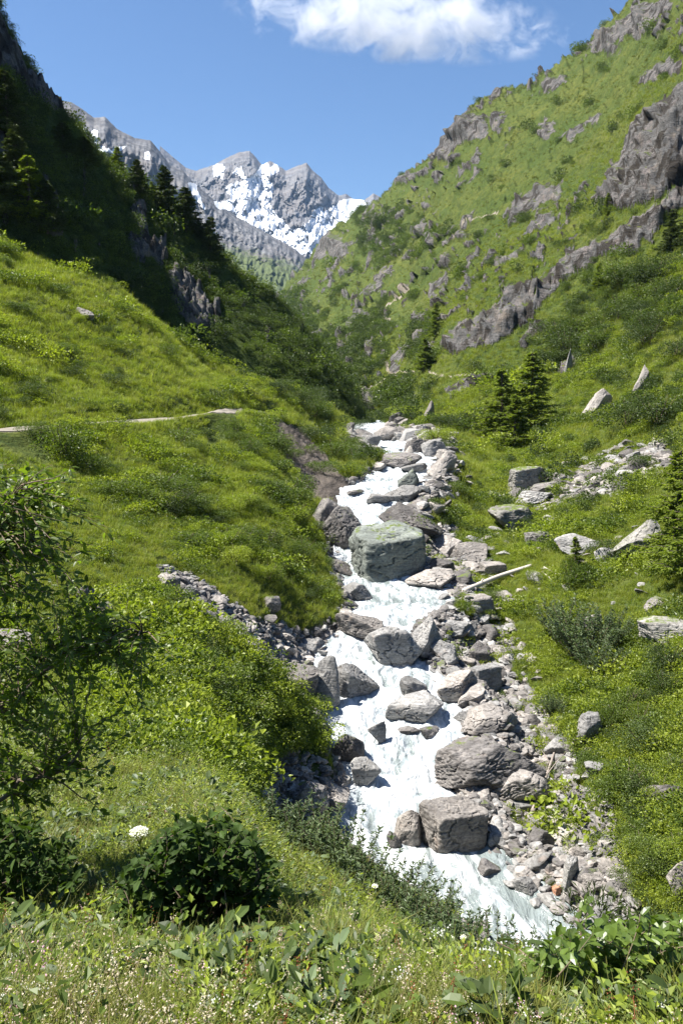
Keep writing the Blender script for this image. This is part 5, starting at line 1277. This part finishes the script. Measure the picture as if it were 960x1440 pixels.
# ------------------------------------------------------------------ foreground shrubs and the alder reaching in from the left
def twig_leaves(r, p0, p1, n, L, W, kind, droop=0.1, rad=0.004, two_rank=True, up=0.9):
    p0, p1 = np.array(p0, float), np.array(p1, float); ln = np.linalg.norm(p1-p0)
    ts = np.linspace(0, 1, 6)[:, None]; bow = unit(r.normal(size=3))*ln*0.08
    pp = p0 + (p1-p0)*ts + bow*4*ts*(1-ts) + np.array([0, 0, -droop*ln])*ts**2
    tb = tube(pp, np.linspace(rad, rad*.35, 6), 4)
    tt = np.linspace(0.12, 1.0, n) + r.normal(size=n)*.02; tt = np.clip(tt, 0, 1)
    P = np.stack([np.interp(tt, ts[:, 0], pp[:, c_]) for c_ in range(3)], -1); ax = unit(p1-p0); side = unit(np.cross(ax, [0, 0, 1.0]) + r.normal(size=3)*.3)
    sg = np.where(np.arange(n) % 2, 1, -1)[:, None]
    D = ax*0.55 + side*sg*0.8 + r.normal(size=(n, 3))*.35
    N = np.array([0, 0, up]) + r.normal(size=(n, 3))*.45
    return leaves(P, D, unit(N), L*r.uniform(.6, 1.25, n), W*r.uniform(.7, 1.2, n), kind, fold=0.2, curl=0.25), tb

def px_pt(u, v, Y): return np.array(at(u, v, Y))
# alder at the left edge: three main stems outside the frame, boughs reaching in
r = np.random.default_rng(1001)
base = px_pt(-170, 1240, 4.9); base[2] = ground_z(base[0], base[1])-0.05
al = empty('alder', base.tolist())
off = base
tr, br, lf = [], [], []
stems = [[base, px_pt(-110, 1050, 4.8), px_pt(-50, 850, 4.9), px_pt(15, 700, 5.0)], [base, px_pt(-120, 1120, 5.0), px_pt(-20, 1010, 5.1), px_pt(80, 930, 5.2), px_pt(200, 890, 5.3)], [base, px_pt(-130, 1000, 4.6), px_pt(-120, 800, 4.5), px_pt(-90, 640, 4.5)],
         [base, px_pt(-120, 1160, 4.7), px_pt(0, 1120, 4.6), px_pt(110, 1060, 4.6)]]
nodes = []
for s_ in stems:
    s_ = np.array(s_); t0 = np.linspace(0, 1, len(s_)); t1 = np.linspace(0, 1, 14)
    pp = np.stack([np.interp(t1, t0, s_[:, c_]) for c_ in range(3)], -1); pp[1:-1] += r.normal(size=(12, 3))*0.02
    tr.append(tube(pp-off, np.linspace(0.030, 0.007, 14), 6)); nodes += list(pp[4:])
nodes = np.array(nodes)
AL = [(-90,650),(20,640),(80,650),(105,700),(150,730),(130,800),(200,850),(235,890),(215,940),(205,1010),(190,1060),(165,1120),(120,1090),(95,1110),(60,1140),(40,1220),(-90,1260)]
tips = sample_px(AL, 330, 33) + sample_px([(-60,640),(100,650),(130,800),(110,1080),(-60,1120)], 230, 35)
tips += [(100,642),(62,648),(118,690),(150,722),(160,742),(236,880),(245,912),(228,945),(150,1142),(158,1100),(205,1000),(72,636),(20,640),(-10,644)]
for u, v in tips:
    Y = r.uniform(4.4, 5.7); p1 = px_pt(u, v, Y)
    d = np.linalg.norm(nodes-p1, axis=1); q = nodes[np.argsort(d)[r.integers(0, 3)]]
    ln = np.linalg.norm(p1-q)
    p0 = q if ln < 0.75 else p1 + (q-p1)/ln*0.5
    if ln >= 0.75: br.append(tube(np.array([q, (q+p0)/2+[0, 0, .03], p0])-off, [0.007, 0.006, 0.004], 4))
    (Vl, Fl), tb = twig_leaves(r, p0-off, p1-off, int(r.integers(12, 20)), 0.066, 0.028, 'ovate', 0.12)
    lf.append((Vl, Fl)); br.append(tb)
V, Fc = merge(tr); o1 = mesh_obj('trunk', V, Fc, M_BARK, al)
V, Fc = merge(br); o2 = mesh_obj('twigs', V, Fc, M_TWIG, o1)
V, Fc = merge(lf); o3 = mesh_obj('foliage', V, Fc, M_ALDER, al, smooth=False)
tag(al, 'leafy alder reaching in from the left edge with its dark boughs hanging', 'tree')

def fore_bush(name, poly, n_t, Ys, base_px, L, W, kind, mat, label, seed, tl=0.22, nl=(10, 16), extra=(), inward=0.5):
    r = np.random.default_rng(seed)
    bp = px_pt(base_px[0], base_px[1], base_px[2]); bp[2] = ground_z(bp[0], bp[1])-0.03
    e = empty(name, bp.tolist()); lf, br = [], []
    cen = np.mean(np.array(poly), 0)
    for u, v in sample_px(poly, n_t, seed) + list(extra):
        Y = r.uniform(*Ys); p1 = px_pt(u, v, Y)
        out = unit((p1-bp)[None])[0]; out = unit((out + r.normal(size=3)*.55 + [0, 0, .25])[None])[0]
        p0 = p1 - out*tl*r.uniform(.6, 1.1)
        (Vl, Fl), tb = twig_leaves(r, p0-bp, p1-bp, int(r.integers(*nl)), L, W, kind, 0.05, 0.003); lf.append((Vl, Fl)); br.append(tb)
        if r.random() < 0.35: br.append(tube(np.array([[r.normal()*.04, r.normal()*.04, 0], (p0-bp)*.5+r.normal(size=3)*.03, p0-bp]), [0.009, 0.006, 0.003], 4))
    V, Fc = merge(br); mesh_obj('stem', V, Fc, M_TWIG, e)
    V, Fc = merge(lf); mesh_obj('foliage', V, Fc, mat, e, smooth=False)
    tag(e, label, 'bush'); return e
fore_bush('bush', [(186,1350),(165,1300),(165,1235),(200,1195),(235,1152),(300,1148),(350,1170),(386,1205),(380,1265),(358,1310),(325,1345),(260,1355)], 430, (3.3, 4.1), (280, 1350, 3.6), 0.052, 0.036, 'round', M_BEECHY,
          'dark round-leaved bush standing in the foreground meadow left of centre', 1011, extra=[(250,1150),(318,1152),(385,1222),(368,1192),(182,1222)])
fore_bush('bush', [(-60,1120),(60,1140),(110,1190),(110,1250),(150,1280),(130,1340),(60,1345),(-60,1345)], 260, (3.8, 4.7), (20, 1340, 4.2), 0.070, 0.030, 'ovate', M_BEECHY,
          'dark bush at the lower left edge beneath the hanging alder boughs', 1012)
fore_bush('bush', [(700,1470),(716,1385),(745,1335),(790,1310),(840,1300),(900,1292),(980,1285),(1010,1480)], 430, (2.15, 2.9), (860, 1470, 2.4), 0.048, 0.029, 'round', M_RIGHTB,
          'yellow-green round-leaved bush filling the bottom right corner', 1013, tl=0.2, nl=(9, 14), extra=[(828,1268),(822,1290),(850,1282),(840,1300),(900,1282),(925,1290),(955,1284),(790,1315),(808,1318),(884,1290),(905,1300),(724,1362),(742,1372),(775,1335),(862,1300),(936,1312)])
# dwarf pine between that bush and the rubble
r = np.random.default_rng(1015)
Vd, Fd = dome(r, 4200, 0.62, 0.75, 0.075, 0.014, 'diamond', 12, up=1.4, inner=0.6)
p = at(935, 1345, 5.2); p.z = ground_z(p.x, p.y)
e = empty('dwarf_pine', p); mesh_obj('foliage', Vd, Fd, M_NEEDLED, e, smooth=False)
V, Fc = merge([tube([[0, 0, -.1], [0.2*math.cos(a), 0.2*math.sin(a), .25], [.45*math.cos(a), .45*math.sin(a), .55]], [.03, .02, .008], 5) for a in (0.3, 1.7, 3.0, 4.4, 5.4)])
mesh_obj('stem', V, Fc, M_BARK, e); tag(e, 'dark dwarf pine at the right edge above the bottom right bush', 'shrub')

# white umbels on stalks
def umbel(u, v, Y, wpx, label):
    r = np.random.default_rng(int(u)); top = px_pt(u, v, Y); g = ground_z(top[0], top[1]); top[2] = max(top[2], g+0.12)
    e = empty('umbel_flower', (float(top[0]), float(top[1]), g)); h = top[2]-g; rad = wpx/F*Y/2
    V, Fc = tube([[0, 0, -0.02], [0.01, 0, h*.5], [0, 0, h*.86]], [.004, .0035, .003], 5); mesh_obj('stem', V, Fc, M_GRASS2, e)
    n = 260; q = np.sqrt(r.random(n))*rad; a = r.uniform(0, 6.28, n); P = np.stack([q*np.cos(a), q*np.sin(a), h - 0.35*q**2/rad + r.normal(size=n)*.003], -1)
    V1 = leaves(P, r.normal(size=(n, 3))*[1, 1, .3], unit(r.normal(size=(n, 3))*.3+[0, 0, 1]), rad*.13+.004, rad*.13+.004)
    mesh_obj('flower_head', V1[0], V1[1], M_WHITE, e, smooth=False)
    sp_ = [tube([[0, 0, h*.86], [rad*.75*math.cos(k_), rad*.75*math.sin(k_), h-.004]], [.0015, .001], 3) for k_ in np.linspace(0, 5.8, 12)]
    V, Fc = merge(sp_); mesh_obj('rays', V, Fc, M_GRASS2, e)
    tag(e, label, 'flower')
for a_ in [(196,1166,3.9,28,'large white umbel flower left of the dark bush top'),(657,1346,4.4,22,'white umbel flower near the brink, largest on the right'),(567,1311,5.2,16,'white umbel flower in the middle of the foreground meadow'),
           (578,1316,5.1,12,'small white umbel just right below the mid-meadow one'),(634,1318,5.2,9,'small white flower left of a similar one close to the brink'),(651,1317,5.3,9,'small white flower right of a similar one close to the brink'),
           (713,1338,4.8,9,'small white flower closest to the bottom right bush'),(527,1245,6.6,9,'tiny white flower below the willow shrubs'),(102,1352,3.2,34,'white umbel low at the left under the dark edge bush'),(38,1300+28,3.4,22,'small white umbel at the left edge low down')]: umbel(*a_)

# fallen log, broken branches and driftwood
M_LOG = mat_plain('bleached_wood', (0.52, 0.47, 0.41), 0.85, 9, 0.4)
M_DRIFT = mat_plain('grey_wood', (0.27, 0.23, 0.20), 0.85, 9, 0.5)
def wood(name, pts, r0, r1, mat, label, cat, twigs=(), lift=0.1, ends=True):
    P = []
    for u, v in pts:
        h = hit(u, v, 9); P.append([h.x, h.y, h.z+lift])
    P = np.array(P); m = 14; t0 = np.linspace(0, 1, len(P)); t1 = np.linspace(0, 1, m)
    pp = np.stack([np.interp(t1, t0, P[:, c_]) for c_ in range(3)], -1)
    for _ in range(3): pp[1:-1] = (pp[:-2]+2*pp[1:-1]+pp[2:])/4
    V, Fc = tube(pp, np.linspace(r0, r1, m), 9)
    n0 = len(V); V = np.concatenate([V, pp[:1], pp[-1:]]); cap = [(n0, (j+1) % 9, j) for j in range(9)] + [(n0+1, (m-1)*9+j, (m-1)*9+(j+1) % 9) for j in range(9)]
    Fc = np.concatenate([Fc, cap]); b0 = pp[0].copy(); V = V - b0
    o = mesh_obj(name, V, Fc, mat); o.location = b0.tolist(); tag(o, label, cat)
    for (k_, du, dv, dz, ln_) in twigs:
        q = pp[int(k_*(m-1))]; e_ = q + np.array([du, dv, dz])*ln_
        V2, F2 = tube([q-b0, (q+e_)/2-b0+[0, 0, .05], e_-b0], [r1*.8, r1*.5, r1*.2], 6); mesh_obj('branch_stub', V2, F2, mat, o)
    return o
wood('log', [(652,836),(700,815),(746,800)], 0.17, 0.13, M_LOG, 'long bleached log lying across the rubble towards the right meadow', 'log', [(0.3, .3, .2, .6, .5)], 0.22)
wood('branch', [(764,800),(785,812),(790,826)], 0.06, 0.04, M_LOG, 'bleached broken branch in the grass right of the long log, upper one', 'branch', [(0.5, .5, -.2, .4, .6), (0.8, -.5, .2, .4, .5)], 0.12)
wood('branch', [(762,806),(776,818),(786,830)], 0.05, 0.03, M_LOG, 'bleached broken branch in the grass right of the long log, lower one', 'branch', [], 0.1)
wood('driftwood', [(748,1152),(760,1120),(772,1088),(780,1062)], 0.085, 0.035, M_DRIFT, 'grey driftwood branch leaning up over the gravel beside the pale slab', 'driftwood', [(0.55, .9, .8, .5, 1.1), (0.75, -.3, .9, .5, .7), (0.45, .4, .7, .9, .8)], 0.30)
# paler plank-like stone wall holding the path where it turns
w0, w1, w2 = (np.array(at(u, v, Y)) for u, v, Y in ((332,583,76.5),(362,585,80.5),(388,590,84.5)))

# ------------------------------------------------------------------ cloud and air
def cloud():
    bm = bmesh.new(); bmesh.ops.create_cube(bm, size=1.0); me = bpy.data.meshes.new('cloud'); bm.to_mesh(me); bm.free()
    o = bpy.data.objects.new('cloud', me); COL.objects.link(o)
    D_ = 9000.0
    c0 = at(562, 22, D_); o.location = c0
    o.scale = (3900, 900, 900); o.rotation_euler = (R(8), R(4), 0)
    t = NT('cloud_vapour')
    tc = t.n('TexCoord'); vec = tc.outputs['Object']
    def mapping(scale, loc=(0, 0, 0)):
        m_ = t.n('Mapping'); m_.inputs['Scale'].default_value = scale; m_.inputs['Location'].default_value = loc; t.l(vec, m_.inputs[0]); return m_.outputs[0]
    n1 = t.noise(mapping((3.9, 1.1, 1.0), (3.3, 1.2, 0.4)), 2.6, 11, 0.70, 0.5)
    ln = t.n('VectorMath', operation='LENGTH'); t.l(mapping((2.05, 2.1, 2.2), (0, 0, 0.12)), ln.inputs[0])
    fall = t.math('SUBTRACT', 1.0, ln.outputs['Value'])
    d = t.math('ADD', t.math('MULTIPLY', fall, 0.62), t.math('MULTIPLY', t.math('SUBTRACT', n1, 0.5), 3.4))
    dens = t.math('MULTIPLY', t.ramp(d, [(0.14, 0.0), (0.50, 1.0)]), 0.0030)
    edge = t.ramp(fall, [(0.0, 0.0), (0.18, 1.0)]); dens = t.math('MULTIPLY', dens, edge)
    pv = t.n('VolumePrincipled'); pv.inputs['Color'].default_value = (1, 1, 1, 1); pv.inputs['Anisotropy'].default_value = 0.0
    t.l(dens, pv.inputs['Density']); t.l(pv.outputs[0], t.out.inputs['Volume'])
    me.materials.append(t.m); tag(o, 'white ragged cloud drifting in the blue sky over the valley', 'cloud', kind='stuff')
    return o
cl = cloud()
bm = bmesh.new(); bmesh.ops.create_cube(bm, size=1.0); me = bpy.data.meshes.new('haze'); bm.to_mesh(me); bm.free()
hz = bpy.data.objects.new('haze', me); COL.objects.link(hz)
zt = 1330.0; zb = -600.0
hz.scale = (11000, 6900, zt-zb); hz.location = (0, 3300, (zt+zb)/2)
t = NT('haze_air'); pv = t.n('VolumePrincipled'); pv.inputs['Color'].default_value = (0.42, 0.64, 1.0, 1); pv.inputs['Density'].default_value = 0.00003; pv.inputs['Anisotropy'].default_value = 0.0
t.l(pv.outputs[0], t.out.inputs['Volume']); me.materials.append(t.m); tag(hz, kind='stuff')

lm_finish()
